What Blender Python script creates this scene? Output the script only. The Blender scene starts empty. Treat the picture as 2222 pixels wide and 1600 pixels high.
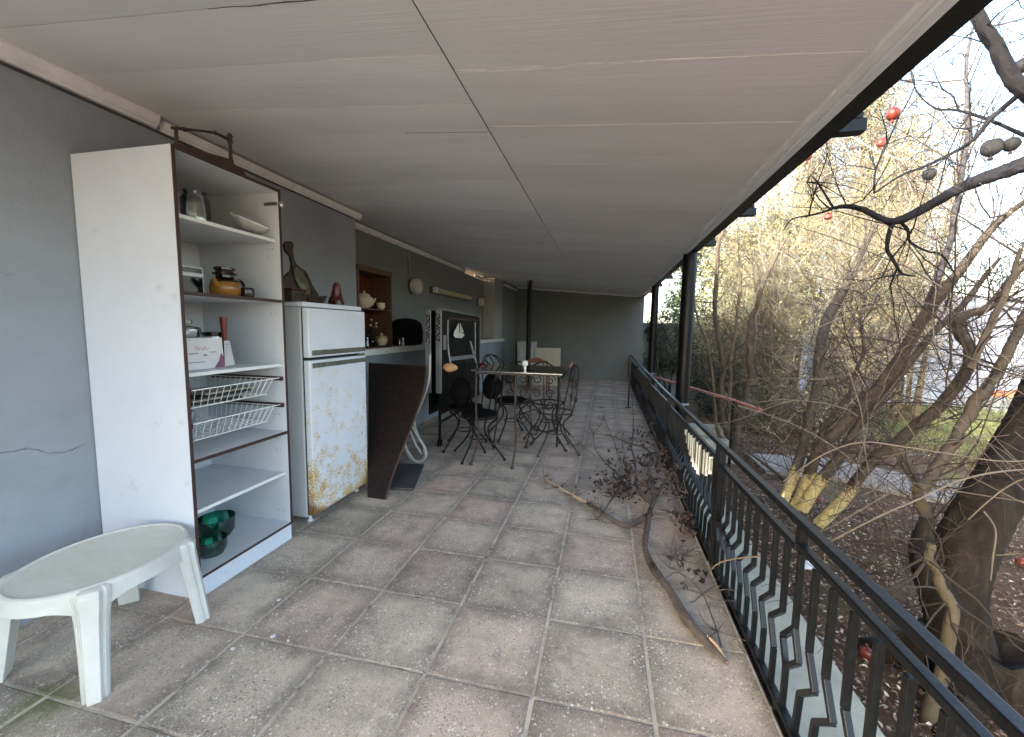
import bpy, math, random
import numpy as np
from mathutils import Vector, Matrix

# ------------------------------------------------------------------ scene, camera, light
scene = bpy.context.scene
COL = scene.collection
cam_d = bpy.data.cameras.new('camera'); cam = bpy.data.objects.new('camera', cam_d); COL.objects.link(cam)
cam_d.sensor_fit = 'HORIZONTAL'; cam_d.sensor_width = 36.0; cam_d.lens = 14.344
cam_d.clip_start = 0.05; cam_d.clip_end = 600
Rv = (0.9744094, 0.2242550, 0.0153637); Uv = (-0.0368806, 0.0920773, 0.9950686); Bv = (0.2217344, -0.9701708, 0.0979916)
cam.matrix_world = Matrix(((Rv[0], Uv[0], Bv[0], 0), (Rv[1], Uv[1], Bv[1], 0), (Rv[2], Uv[2], Bv[2], 1.45), (0, 0, 0, 1)))
scene.camera = cam
SUN_TRAVEL = Vector((1.2, 1.35, -0.65)).normalized()
elev = math.asin(-SUN_TRAVEL.z); azim = math.atan2(-SUN_TRAVEL.x, -SUN_TRAVEL.y)
world = bpy.data.worlds.new('World'); scene.world = world; world.use_nodes = True
wn = world.node_tree; wn.nodes.clear()
sky = wn.nodes.new('ShaderNodeTexSky'); sky.sky_type = 'NISHITA'; sky.sun_disc = False
sky.sun_elevation = elev; sky.sun_rotation = azim
sky.air_density = 1.0; sky.dust_density = 3.0; sky.ozone_density = 1.0
bg = wn.nodes.new('ShaderNodeBackground'); bg.inputs['Strength'].default_value = 0.15
wo = wn.nodes.new('ShaderNodeOutputWorld')
wn.links.new(sky.outputs[0], bg.inputs[0]); wn.links.new(bg.outputs[0], wo.inputs[0])
sun_d = bpy.data.lights.new('sun', 'SUN'); sun_d.energy = 2.0; sun_d.angle = math.radians(0.5); sun_d.color = (1.0, 0.965, 0.91)
sun = bpy.data.objects.new('sun', sun_d); COL.objects.link(sun)
sun.rotation_euler = SUN_TRAVEL.to_track_quat('-Z', 'Y').to_euler(); sun.location = (-6, -7, 8)
scene.view_settings.view_transform = 'Standard'; scene.view_settings.look = 'None'
scene.view_settings.exposure = 3.25; scene.view_settings.gamma = 1.0; scene.view_settings.use_curve_mapping = False
scene.render.engine = 'CYCLES'
scene.cycles.max_bounces = 8; scene.cycles.diffuse_bounces = 5; scene.cycles.transparent_max_bounces = 12

rng = random.Random(7); nr = np.random.default_rng(7)
R = math.radians

# ------------------------------------------------------------------ materials
def NEW(name):
    m = bpy.data.materials.new(name); m.use_nodes = True
    return m, m.node_tree, m.node_tree.nodes['Principled BSDF']
def node(nt, t, **kw):
    n = nt.nodes.new(t)
    for k, v in kw.items(): setattr(n, k, v)
    return n
def mathn(nt, op, a, b=None, c=None):
    n = node(nt, 'ShaderNodeMath', operation=op)
    for i, v in enumerate((a, b, c)):
        if v is None: continue
        if isinstance(v, (int, float)): n.inputs[i].default_value = v
        else: nt.links.new(v, n.inputs[i])
    return n.outputs[0]
def noise(nt, scale, detail=4, rough=0.6, vec=None, dist=0):
    n = node(nt, 'ShaderNodeTexNoise'); n.inputs['Scale'].default_value = scale; n.inputs['Detail'].default_value = detail
    n.inputs['Roughness'].default_value = rough; n.inputs['Distortion'].default_value = dist
    if vec is not None: nt.links.new(vec, n.inputs['Vector'])
    return n.outputs['Fac']
def ramp(nt, fac, stops):
    n = node(nt, 'ShaderNodeValToRGB'); e = n.color_ramp.elements
    while len(e) < len(stops): e.new(0.5)
    for i, (p, c) in enumerate(stops):
        e[i].position = p; e[i].color = (c[0], c[1], c[2], 1) if not isinstance(c, (int, float)) else (c, c, c, 1)
    nt.links.new(fac, n.inputs[0]); return n.outputs[0]
def mix(nt, fac, a, b, mode='MIX'):
    n = node(nt, 'ShaderNodeMix', data_type='RGBA', blend_type=mode)
    for i, v in ((0, fac), (6, a), (7, b)):
        if isinstance(v, (int, float)): n.inputs[i].default_value = v
        elif isinstance(v, tuple): n.inputs[i].default_value = (v[0], v[1], v[2], 1)
        else: nt.links.new(v, n.inputs[i])
    return n.outputs[2]
def coords(nt, scale=(1, 1, 1)):
    g = node(nt, 'ShaderNodeTexCoord'); m = node(nt, 'ShaderNodeMapping'); m.inputs['Scale'].default_value = scale
    nt.links.new(g.outputs['Object'], m.inputs['Vector']); return m.outputs[0]
def bump(nt, b, h, strength, dist):
    n = node(nt, 'ShaderNodeBump'); n.inputs['Strength'].default_value = strength; n.inputs['Distance'].default_value = dist
    nt.links.new(h, n.inputs['Height']); nt.links.new(n.outputs[0], b.inputs['Normal'])
def simple(name, col, rough=0.5, metal=0.0, var=0.25, scale=6.0, bmp=0.0, stretch=(1, 1, 1), dirt=None, bscale=60, spec=0.5):
    m, nt, b = NEW(name); v = coords(nt, stretch)
    f = noise(nt, scale, 6, 0.65, v)
    lo = tuple(c * (1 - var) for c in col); hi = tuple(min(1, c * (1 + var)) for c in col)
    c = ramp(nt, f, [(0.3, lo), (0.7, hi)])
    if dirt:
        f2 = ramp(nt, noise(nt, dirt[1], 8, 0.75, v), [(dirt[2], 0.0), (dirt[2] + 0.12, 1.0)])
        c = mix(nt, f2, c, dirt[0])
    nt.links.new(c, b.inputs['Base Color']); b.inputs['Roughness'].default_value = rough; b.inputs['Metallic'].default_value = metal; b.inputs['Specular IOR Level'].default_value = spec
    r2 = mathn(nt, 'MULTIPLY_ADD', noise(nt, scale * 5, 4, 0.6, v), 0.25, rough - 0.12); nt.links.new(r2, b.inputs['Roughness'])
    if bmp: bump(nt, b, noise(nt, bscale, 5, 0.6, v), bmp, 0.004)
    return m
M = {}
# terrazzo / washed concrete floor tile
def tile_mat():
    m, nt, b = NEW('terrazzo tile')
    g = node(nt, 'ShaderNodeNewGeometry'); pos = g.outputs['Position']
    info = node(nt, 'ShaderNodeObjectInfo')
    rnd = info.outputs['Random']
    base = ramp(nt, rnd, [(0.0, (0.42, 0.345, 0.27)), (0.35, (0.50, 0.42, 0.325)), (0.6, (0.56, 0.47, 0.365)), (0.85, (0.52, 0.385, 0.315)), (1.0, (0.60, 0.515, 0.395))])
    big = ramp(nt, noise(nt, 2.2, 7, 0.7, pos), [(0.3, 0.62), (0.7, 1.3)])
    c = mix(nt, 1.0, base, big, 'MULTIPLY')
    gc = node(nt, 'ShaderNodeTexCoord')
    sep = node(nt, 'ShaderNodeSeparateXYZ'); nt.links.new(gc.outputs['Generated'], sep.inputs[0])
    def edge(o): return mathn(nt, 'ABSOLUTE', mathn(nt, 'SUBTRACT', o, 0.5))
    ed = mathn(nt, 'MAXIMUM', edge(sep.outputs[0]), edge(sep.outputs[1]))
    ed = mathn(nt, 'ADD', ed, mathn(nt, 'MULTIPLY_ADD', noise(nt, 9, 5, 0.7, pos), 0.22, -0.11))
    rim = ramp(nt, ed, [(0.30, 1.0), (0.5, 0.58)])
    c = mix(nt, 1.0, c, rim, 'MULTIPLY')
    # aggregate
    for sc, th, col, hi in ((170, 0.30, (0.72, 0.66, 0.56), 0.8), (80, 0.13, (0.80, 0.76, 0.68), 0.85), (190, 0.25, (0.09, 0.07, 0.055), 0.8), (90, 0.10, (0.14, 0.11, 0.09), 0.7)):
        v = node(nt, 'ShaderNodeTexVoronoi'); v.inputs['Scale'].default_value = sc; nt.links.new(pos, v.inputs['Vector'])
        sp = node(nt, 'ShaderNodeSeparateColor'); nt.links.new(v.outputs['Color'], sp.inputs[0])
        pick = mathn(nt, 'GREATER_THAN', sp.outputs[0], 1 - th)
        near = mathn(nt, 'LESS_THAN', v.outputs['Distance'], 0.42)
        f = mathn(nt, 'MULTIPLY', mathn(nt, 'MULTIPLY', pick, near), hi)
        wear = ramp(nt, noise(nt, 3.1, 4, 0.6, pos), [(0.35, 0.25), (0.6, 1.0)])
        c = mix(nt, mathn(nt, 'MULTIPLY', f, wear), c, col)
    st = ramp(nt, noise(nt, 4.0, 9, 0.8, pos, 0.4), [(0.50, 0.0), (0.70, 0.6)])
    c = mix(nt, st, c, (0.10, 0.085, 0.075))
    pk = ramp(nt, noise(nt, 1.1, 3, 0.5, pos), [(0.56, 0.0), (0.7, 0.35)])
    c = mix(nt, pk, c, (0.36, 0.20, 0.18))
    # moss near the corner by the stool
    vm = node(nt, 'ShaderNodeVectorMath', operation='DISTANCE'); nt.links.new(pos, vm.inputs[0]); vm.inputs[1].default_value = (-2.037,0.985,0.000)
    mo = mathn(nt, 'ADD', vm.outputs['Value'], mathn(nt, 'MULTIPLY_ADD', noise(nt, 8, 6, 0.7, pos), 0.5, -0.25))
    mo = ramp(nt, mo, [(0.02, 0.75), (0.16, 0.0)])
    c = mix(nt, mo, c, (0.12, 0.145, 0.035))
    nt.links.new(c, b.inputs['Base Color'])
    nt.links.new(ramp(nt, noise(nt, 12, 4, 0.6, pos), [(0.3, 0.55), (0.7, 0.85)]), b.inputs['Roughness'])
    h = mathn(nt, 'ADD', noise(nt, 160, 3, 0.6, pos), mathn(nt, 'MULTIPLY', noise(nt, 14, 4, 0.6, pos), 2.0))
    bump(nt, b, h, 0.5, 0.003)
    return m
M['tile'] = tile_mat()
M['grout'] = simple('tile grout', (0.50, 0.43, 0.34), 0.85, var=0.35, scale=7, bmp=0.6, dirt=((0.14, 0.115, 0.09), 5.5, 0.53))
M['screed'] = simple('grey screed', (0.125, 0.120, 0.108), 0.8, var=0.3, scale=2.2, bmp=0.3, dirt=((0.20, 0.165, 0.145), 3, 0.56), spec=0.1)
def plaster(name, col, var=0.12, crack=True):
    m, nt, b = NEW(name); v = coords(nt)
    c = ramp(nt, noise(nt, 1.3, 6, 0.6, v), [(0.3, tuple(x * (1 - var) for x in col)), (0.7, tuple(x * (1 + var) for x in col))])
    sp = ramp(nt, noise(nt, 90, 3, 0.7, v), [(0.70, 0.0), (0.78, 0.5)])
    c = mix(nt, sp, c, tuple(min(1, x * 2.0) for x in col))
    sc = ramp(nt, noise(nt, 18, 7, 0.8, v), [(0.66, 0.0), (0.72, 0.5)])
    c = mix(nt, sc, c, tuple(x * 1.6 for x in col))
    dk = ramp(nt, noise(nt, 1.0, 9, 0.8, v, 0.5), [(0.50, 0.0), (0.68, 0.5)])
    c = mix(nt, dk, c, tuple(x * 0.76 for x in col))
    if crack:
        w = node(nt, 'ShaderNodeTexVoronoi', feature='DISTANCE_TO_EDGE'); w.inputs['Scale'].default_value = 0.55
        mv = node(nt, 'ShaderNodeMix', data_type='VECTOR'); mv.inputs[0].default_value = 0.12; nt.links.new(v, mv.inputs[4])
        nn = node(nt, 'ShaderNodeTexNoise'); nn.inputs['Scale'].default_value = 3; nn.inputs['Detail'].default_value = 8; nt.links.new(v, nn.inputs['Vector'])
        nt.links.new(nn.outputs['Color'], mv.inputs[5]); nt.links.new(mv.outputs[1], w.inputs['Vector'])
        cr = ramp(nt, w.outputs['Distance'], [(0.0, 0.75), (0.0035, 0.0)])
        gate = ramp(nt, noise(nt, 0.9, 2, 0.5, v), [(0.48, 0.0), (0.56, 1.0)])
        c = mix(nt, mathn(nt, 'MULTIPLY', cr, gate), c, tuple(x * 0.35 for x in col))
    nt.links.new(c, b.inputs['Base Color']); b.inputs['Roughness'].default_value = 0.75
    bump(nt, b, mathn(nt, 'ADD', noise(nt, 45, 5, 0.65, v), mathn(nt, 'MULTIPLY', noise(nt, 5, 4, 0.6, v), 3.0)), 0.35, 0.004)
    return m
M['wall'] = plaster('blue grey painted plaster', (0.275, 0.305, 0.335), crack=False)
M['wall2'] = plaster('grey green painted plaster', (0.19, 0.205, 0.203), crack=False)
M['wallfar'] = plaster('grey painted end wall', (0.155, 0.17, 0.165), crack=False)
M['column'] = plaster('pale column paint', (0.36, 0.35, 0.33), crack=False)
M['gardenwall'] = plaster('pale blue garden wall', (0.30, 0.335, 0.40), crack=False)
M['ceil'] = None
def ceil_mat():
    m, nt, b = NEW('painted board ceiling'); g = node(nt, 'ShaderNodeNewGeometry')
    mp = node(nt, 'ShaderNodeMapping'); mp.inputs['Scale'].default_value = (0.35, 1.6, 1); nt.links.new(g.outputs['Position'], mp.inputs['Vector'])
    c = ramp(nt, noise(nt, 1.6, 6, 0.6, mp.outputs[0]), [(0.3, (0.68, 0.675, 0.67)), (0.7, (0.765, 0.76, 0.755))])
    mp2 = node(nt, 'ShaderNodeMapping'); mp2.inputs['Scale'].default_value = (0.8, 30, 1); nt.links.new(g.outputs['Position'], mp2.inputs['Vector'])
    gr = ramp(nt, noise(nt, 4, 4, 0.7, mp2.outputs[0]), [(0.3, 0.98), (0.7, 1.02)])
    c = mix(nt, 1.0, c, gr, 'MULTIPLY')
    dr = ramp(nt, noise(nt, 1.1, 7, 0.7, mp.outputs[0], 0.6), [(0.55, 0.0), (0.72, 0.35)])
    c = mix(nt, dr, c, (0.45, 0.405, 0.355))
    ob = ramp(nt, node(nt, 'ShaderNodeObjectInfo').outputs['Random'], [(0, 0.93), (1, 1.05)])
    c = mix(nt, 1.0, c, ob, 'MULTIPLY')
    nt.links.new(c, b.inputs['Base Color']); b.inputs['Roughness'].default_value = 0.5
    bump(nt, b, mathn(nt, 'ADD', noise(nt, 3, 4, 0.6, mp2.outputs[0]), mathn(nt, 'MULTIPLY', noise(nt, 1.4, 3, 0.5, mp.outputs[0]), 2.5)), 0.22, 0.006)
    return m
M['ceil'] = ceil_mat()
M['seam'] = simple('flaking white joint filler', (0.82, 0.80, 0.77), 0.9, var=0.2, scale=20)
M['seamdark'] = simple('open dark joint', (0.06, 0.055, 0.05), 0.8, var=0.3, scale=8)
M['roof'] = simple('roof slab', (0.30, 0.24, 0.2), 0.9)
M['moulding'] = simple('white painted moulding', (0.74, 0.74, 0.73), 0.55, var=0.12, scale=8, dirt=((0.25, 0.23, 0.2), 6, 0.66))
M['black'] = simple('black painted steel', (0.0035, 0.004, 0.0055), 0.38, var=0.5, scale=9, bmp=0.3, dirt=((0.02, 0.019, 0.018), 25, 0.64), spec=0.22)
M['rail'] = simple('worn black railing paint', (0.004, 0.005, 0.006), 0.34, var=0.6, scale=14, bmp=0.35, dirt=((0.055, 0.035, 0.022), 28, 0.60), spec=0.3)
M['laminate'] = simple('white melamine', (0.66, 0.695, 0.75), 0.42, var=0.05, scale=2.5, dirt=((0.50, 0.50, 0.47), 3.5, 0.60))
M['laminate_in'] = simple('white melamine inside', (0.62, 0.64, 0.66), 0.5, var=0.06, scale=5, dirt=((0.22, 0.21, 0.18), 14, 0.70))
M['edge'] = simple('brown edge band', (0.045, 0.02, 0.016), 0.5, var=0.35, scale=14, stretch=(1, 1, 0.3), dirt=((0.22, 0.14, 0.10), 30, 0.66))
M['whiteedge'] = simple('white shelf edge', (0.74, 0.75, 0.74), 0.4, var=0.06)
M['wire'] = simple('white coated wire', (0.75, 0.75, 0.72), 0.35, var=0.08)
M['chrome'] = simple('worn chrome', (0.6, 0.6, 0.6), 0.25, 1.0, var=0.2)
M['plastic'] = simple('weathered white plastic', (0.60, 0.595, 0.53), 0.42, var=0.10, scale=4, bmp=0.12, dirt=((0.33, 0.30, 0.17), 9, 0.70), bscale=120)
def stooltop():
    m, nt, b = NEW('stained white plastic top'); v = coords(nt, (1, 2.2, 1))
    c = ramp(nt, noise(nt, 7, 8, 0.75, v, 0.8), [(0.30, (0.56, 0.53, 0.42)), (0.45, (0.61, 0.60, 0.51)), (0.75, (0.67, 0.66, 0.585))])
    s = ramp(nt, noise(nt, 60, 6, 0.8, v), [(0.66, 0.0), (0.72, 0.6)]); c = mix(nt, s, c, (0.25, 0.23, 0.18))
    nt.links.new(c, b.inputs['Base Color']); b.inputs['Roughness'].default_value = 0.5
    bump(nt, b, noise(nt, 120, 4, 0.6, v), 0.2, 0.002); return m
M['stooltop'] = stooltop()
def fridge_door_mat(name, rust):
    m, nt, b = NEW(name); tc = node(nt, 'ShaderNodeTexCoord'); v = tc.outputs['Object']
    base = ramp(nt, noise(nt, 4, 4, 0.5, v), [(0.3, (0.66, 0.70, 0.76)), (0.7, (0.73, 0.76, 0.81))])
    g = node(nt, 'ShaderNodeTexCoord'); sep = node(nt, 'ShaderNodeSeparateXYZ'); nt.links.new(g.outputs['Generated'], sep.inputs[0])
    y, z = sep.outputs[1], sep.outputs[2]
    if rust:
        low = mathn(nt, 'SUBTRACT', 1.0, z)                       # more towards the bottom
        hug = mathn(nt, 'POWER', mathn(nt, 'SUBTRACT', 1.0, y), 10.0)      # and along the hinge edge
        hug2 = mathn(nt, 'POWER', y, 14.0)
        foot = mathn(nt, 'POWER', low, 16.0)
        w = mathn(nt, 'MULTIPLY', mathn(nt, 'POWER', low, 0.6), 0.115)
        w = mathn(nt, 'ADD', w, mathn(nt, 'MULTIPLY', mathn(nt, 'MULTIPLY', hug, mathn(nt, 'POWER', low, 2.5)), 0.17))
        w = mathn(nt, 'ADD', w, mathn(nt, 'MULTIPLY', mathn(nt, 'MULTIPLY', hug2, low), 0.14))
        w = mathn(nt, 'ADD', w, mathn(nt, 'MULTIPLY', foot, 0.14))
        cl = noise(nt, 11, 3, 0.6, v); fine = noise(nt, 95, 3, 0.8, v)
        t = mathn(nt, 'ADD', mathn(nt, 'ADD', mathn(nt, 'MULTIPLY', cl, 0.62), mathn(nt, 'MULTIPLY', fine, 0.95)), w)
        f = ramp(nt, t, [(0.965, 0.0), (0.985, 1.0)])
        yel = ramp(nt, t, [(0.90, 0.0), (0.97, 0.6)])
        c = mix(nt, yel, base, (0.80, 0.68, 0.36))
        rc = ramp(nt, noise(nt, 55, 4, 0.7, v), [(0.3, (0.33, 0.16, 0.045)), (0.5, (0.56, 0.37, 0.14)), (0.75, (0.70, 0.56, 0.30))])
        c = mix(nt, f, c, rc)
        dk = ramp(nt, mathn(nt, 'ADD', mathn(nt, 'MULTIPLY', mathn(nt, 'ADD', mathn(nt, 'MULTIPLY', hug, mathn(nt, 'POWER', low, 1.5)), foot), mathn(nt, 'MULTIPLY', low, 0.45)), mathn(nt, 'MULTIPLY', fine, 0.5)), [(0.60, 0.0), (0.78, 0.85)])
        c = mix(nt, dk, c, (0.16, 0.065, 0.02))
        sp = ramp(nt, noise(nt, 130, 2, 0.5, v), [(0.73, 0.0), (0.75, 0.8)]); c = mix(nt, mathn(nt, 'MULTIPLY', sp, 0.7), c, (0.25, 0.18, 0.12))
    else:
        c = mix(nt, ramp(nt, noise(nt, 35, 5, 0.7, v), [(0.70, 0.0), (0.74, 0.6)]), base, (0.40, 0.38, 0.33))
    nt.links.new(c, b.inputs['Base Color']); b.inputs['Roughness'].default_value = 0.35
    return m
M['fridge_door'] = fridge_door_mat('rusted enamel door', True)
M['freezer_door'] = fridge_door_mat('white enamel door', False)
M['fridge_body'] = simple('off white enamel side', (0.55, 0.56, 0.55), 0.4, var=0.06, scale=3, dirt=((0.25, 0.17, 0.10), 12, 0.70))
M['strip'] = simple('grey aluminium strip', (0.17, 0.17, 0.145), 0.4, 0.5, var=0.4, scale=25)
M['gasket'] = simple('black rubber gasket', (0.02, 0.02, 0.02), 0.7)
M['darkwood'] = simple('dark carved wood', (0.035, 0.020, 0.013), 0.45, var=0.6, scale=30, bmp=0.6, dirt=((0.10, 0.07, 0.045), 45, 0.63))
M['redwood'] = simple('red brown varnished wood', (0.05, 0.012, 0.006), 0.38, var=0.5, scale=8, stretch=(1, 1, 0.15))
M['redback'] = simple('red brown panel', (0.09, 0.018, 0.005), 0.45, var=0.55, scale=5, stretch=(1, 3, 0.2))
M['framewood'] = simple('brown frame wood', (0.10, 0.052, 0.033), 0.5, var=0.25, scale=10, stretch=(1, 1, 0.2))
M['brownpanel'] = simple('dark brown laminate board', (0.022, 0.015, 0.013), 0.42, var=0.4, scale=6, stretch=(6, 6, 0.5), dirt=((0.05, 0.02, 0.014), 4, 0.56), spec=0.15)
M['oval'] = simple('greenish brass plate', (0.115, 0.115, 0.075), 0.4, 0.3, var=0.25, scale=12)
M['red'] = simple('dark red glaze', (0.08, 0.006, 0.007), 0.25, var=0.3, scale=20)
M['cream'] = simple('cream glazed ceramic', (0.62, 0.55, 0.38), 0.22, var=0.10, scale=12)
M['goldtrim'] = simple('gold trim', (0.45, 0.28, 0.08), 0.35, 0.6)
M['amber'] = simple('amber glaze', (0.26, 0.12, 0.018), 0.2, var=0.35, scale=14, dirt=((0.05, 0.05, 0.012), 9, 0.62))
M['brownglaze'] = simple('dark brown glaze', (0.014, 0.004, 0.003), 0.15, var=0.5, scale=12)
M['porcelain'] = simple('white porcelain', (0.70, 0.69, 0.66), 0.2, var=0.06, dirt=((0.22, 0.14, 0.13), 26, 0.68))
M['cardboard'] = simple('printed white carton', (0.66, 0.65, 0.65), 0.55, var=0.06)
M['inkred'] = simple('faded red print', (0.55, 0.20, 0.20), 0.6, var=0.2)
M['inkgrey'] = simple('grey print', (0.22, 0.21, 0.23), 0.6, var=0.3)
M['inkpurple'] = simple('plum print', (0.22, 0.08, 0.14), 0.6, var=0.4)
M['redhandle'] = simple('dark red handle', (0.16, 0.022, 0.012), 0.3, var=0.2)
M['panelblack'] = simple('black glossy panel', (0.002, 0.0025, 0.004), 0.15, var=0.3)
M['paper'] = simple('grey papers', (0.30, 0.27, 0.22), 0.8, var=0.5, scale=18)
M['opal'] = simple('opal lamp glass', (0.52, 0.51, 0.46), 0.3, var=0.08)
M['tube'] = simple('yellowed lamp diffuser', (0.46, 0.41, 0.24), 0.35, var=0.12)
M['lampbase'] = simple('dark lamp base', (0.05, 0.045, 0.035), 0.5)
M['conduit'] = simple('painted conduit', (0.28, 0.28, 0.27), 0.5)
M['ledge'] = simple('white marble ledge', (0.74, 0.73, 0.69), 0.35, var=0.06, scale=4)
M['hose'] = simple('pale hose', (0.40, 0.38, 0.35), 0.4, var=0.15)
M['slate'] = simple('dark slab', (0.05, 0.048, 0.047), 0.6, var=0.4, scale=12, bmp=0.3)
M['ttblack'] = simple('black green board', (0.004, 0.005, 0.004), 0.4, spec=0.2, var=0.3)
M['ttgrey'] = simple('grey metal edge', (0.20, 0.205, 0.215), 0.4, 0.3, var=0.2)
M['iron'] = simple('wrought iron', (0.005, 0.004, 0.0036), 0.5, 0.0, spec=0.25, var=0.6, scale=20, bmp=0.4, dirt=((0.035, 0.018, 0.011), 24, 0.62))
M['ironrust'] = simple('rusty bronze iron', (0.042, 0.030, 0.022), 0.5, 0.3, var=0.6, scale=16, bmp=0.4)
M['leather'] = simple('tan leather', (0.50, 0.27, 0.12), 0.55, var=0.25, scale=9, bmp=0.3)
M['blackcloth'] = simple('black cloth', (0.003, 0.003, 0.0035), 0.85, spec=0.15, var=0.3, scale=12, bmp=0.5)
M['sail'] = simple('white sticker', (0.62, 0.62, 0.55), 0.5, var=0.1)
M['pink'] = simple('pink tip', (0.48, 0.20, 0.18), 0.5)
M['oldwhite'] = simple('old white enamel', (0.42, 0.42, 0.38), 0.5, var=0.2, scale=6, dirt=((0.14, 0.10, 0.07), 9, 0.6))
M['creampanel'] = simple('cream board', (0.47, 0.44, 0.35), 0.6, var=0.08)
M['headwood'] = simple('cherry wood', (0.17, 0.055, 0.028), 0.4, var=0.3, scale=8)
M['concrete'] = simple('greenish concrete ledge', (0.34, 0.325, 0.245), 0.85, var=0.22, scale=3.5, bmp=0.5, dirt=((0.16, 0.17, 0.10), 5, 0.62))
M['pathmat'] = simple('pale concrete path', (0.25, 0.215, 0.18), 0.9, var=0.2, scale=2.5, bmp=0.5, dirt=((0.17, 0.13, 0.09), 9, 0.60))
M['handrail'] = simple('flaking pink red paint', (0.40, 0.17, 0.13), 0.45, var=0.35, scale=10, bmp=0.4, dirt=((0.13, 0.06, 0.05), 12, 0.58))
M['bark'] = simple('smooth grey brown bark', (0.070, 0.055, 0.040), 0.75, var=0.35, scale=7, bmp=0.8, stretch=(1, 1, 0.35), dirt=((0.12, 0.10, 0.065), 9, 0.58), spec=0.15)
M['barkpale'] = simple('pale tan bark', (0.095, 0.075, 0.047), 0.7, var=0.3, scale=6, bmp=0.6, stretch=(1, 1, 0.3), spec=0.15)
M['creambark'] = simple('cream coloured bark', (0.62, 0.52, 0.25), 0.7, var=0.2, scale=9, bmp=0.5, stretch=(1, 1, 0.3))
def cream_low():  # bark colour turns cream below a ragged height
    m, nt, b = NEW('bark turning cream below'); g = node(nt, 'ShaderNodeNewGeometry'); sep = node(nt, 'ShaderNodeSeparateXYZ'); nt.links.new(g.outputs['Position'], sep.inputs[0])
    mp = node(nt, 'ShaderNodeMapping'); mp.inputs['Scale'].default_value = (2.2, 2.2, 0.5); nt.links.new(g.outputs['Position'], mp.inputs['Vector'])
    h = mathn(nt, 'ADD', sep.outputs[2], mathn(nt, 'MULTIPLY_ADD', noise(nt, 9, 6, 0.7, mp.outputs[0]), 0.5, -0.25))
    f = ramp(nt, mathn(nt, 'ADD', h, 0.40), [(0.49, 1.0), (0.53, 0.0)])
    bk = ramp(nt, noise(nt, 6, 6, 0.7, mp.outputs[0]), [(0.3, (0.03, 0.023, 0.015)), (0.7, (0.085, 0.066, 0.042))])
    cr = ramp(nt, noise(nt, 8, 6, 0.7, mp.outputs[0]), [(0.3, (0.40, 0.30, 0.11)), (0.7, (0.58, 0.48, 0.22))])
    nt.links.new(mix(nt, f, bk, cr), b.inputs['Base Color']); b.inputs['Roughness'].default_value = 0.7
    bump(nt, b, noise(nt, 30, 6, 0.7, mp.outputs[0]), 0.8, 0.006); return m
M['cream_low'] = cream_low()
M['barkdark'] = simple('dark fissured bark', (0.018, 0.0145, 0.011), 0.9, var=0.6, scale=9, bmp=1.0, stretch=(1.6, 1.6, 0.3), dirt=((0.045, 0.038, 0.028), 10, 0.56), bscale=22, spec=0.15)
M['barkgrey'] = simple('grey branch bark', (0.011, 0.0105, 0.012), 0.75, var=0.4, scale=14, bmp=0.7, spec=0.15)
M['twig'] = simple('bare twigs', (0.045, 0.034, 0.027), 0.75, var=0.35, scale=3, spec=0.15)
M['twigpale'] = simple('pale long shoots', (0.15, 0.122, 0.09), 0.6, var=0.25, scale=4, spec=0.15)
M['twiggrey'] = simple('grey far twigs', (0.05, 0.047, 0.05), 0.8, var=0.3, scale=2, spec=0.15)
def multi(name, stops, rough=0.7, sc=2.0, trans=0.0):
    m, nt, b = NEW(name); g = node(nt, 'ShaderNodeNewGeometry')
    c = ramp(nt, g.outputs['Random Per Island'], stops)
    k = ramp(nt, noise(nt, sc, 4, 0.6, g.outputs['Position']), [(0.3, 0.6), (0.7, 1.3)])
    c = mix(nt, 1.0, c, k, 'MULTIPLY')
    nt.links.new(c, b.inputs['Base Color']); b.inputs['Roughness'].default_value = rough
    return m
M['willow'] = multi('yellow leafless shoots', [(0.0, (0.06, 0.048, 0.036)), (0.3, (0.15, 0.132, 0.092)), (0.65, (0.29, 0.268, 0.185)), (1.0, (0.47, 0.445, 0.33))])
M['willowgreen'] = multi('sparse yellow green leaves', [(0.0, (0.05, 0.055, 0.018)), (0.5, (0.15, 0.15, 0.055)), (1.0, (0.30, 0.28, 0.13))])
M['twigmix'] = multi('mixed grey tan twigs', [(0.0, (0.04, 0.032, 0.027)), (0.5, (0.12, 0.10, 0.08)), (1.0, (0.28, 0.24, 0.19))])
M['ivy'] = multi('dull green ivy leaves', [(0.0, (0.010, 0.017, 0.008)), (0.5, (0.026, 0.04, 0.017)), (1.0, (0.07, 0.085, 0.045))], 0.45)
M['brush'] = multi('brownish undergrowth', [(0.0, (0.07, 0.052, 0.038)), (0.4, (0.20, 0.16, 0.105)), (0.8, (0.17, 0.175, 0.08)), (1.0, (0.38, 0.34, 0.23))])
M['litter'] = multi('fallen brown leaves', [(0.0, (0.045, 0.020, 0.012)), (0.35, (0.11, 0.052, 0.032)), (0.6, (0.22, 0.125, 0.075)), (0.8, (0.38, 0.27, 0.18)), (1.0, (0.66, 0.57, 0.45))], 0.6, 3)
M['dryleaf'] = multi('curled dark dry leaves', [(0.0, (0.010, 0.005, 0.004)), (0.6, (0.03, 0.012, 0.009)), (1.0, (0.09, 0.05, 0.034))], 0.6, 3)
M['grass'] = multi('bright grass blades', [(0.0, (0.08, 0.11, 0.025)), (0.5, (0.17, 0.21, 0.055)), (1.0, (0.32, 0.34, 0.15))], 0.6, 1.2)
M['soil'] = simple('garden soil', (0.10, 0.062, 0.038), 0.95, var=0.4, scale=1.5, bmp=0.9, dirt=((0.15, 0.14, 0.05), 0.7, 0.55), spec=0.15)
M['pome'] = simple('red pomegranate', (0.13, 0.022, 0.012), 0.35, var=0.35, scale=14, dirt=((0.17, 0.07, 0.025), 8, 0.56))
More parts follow.
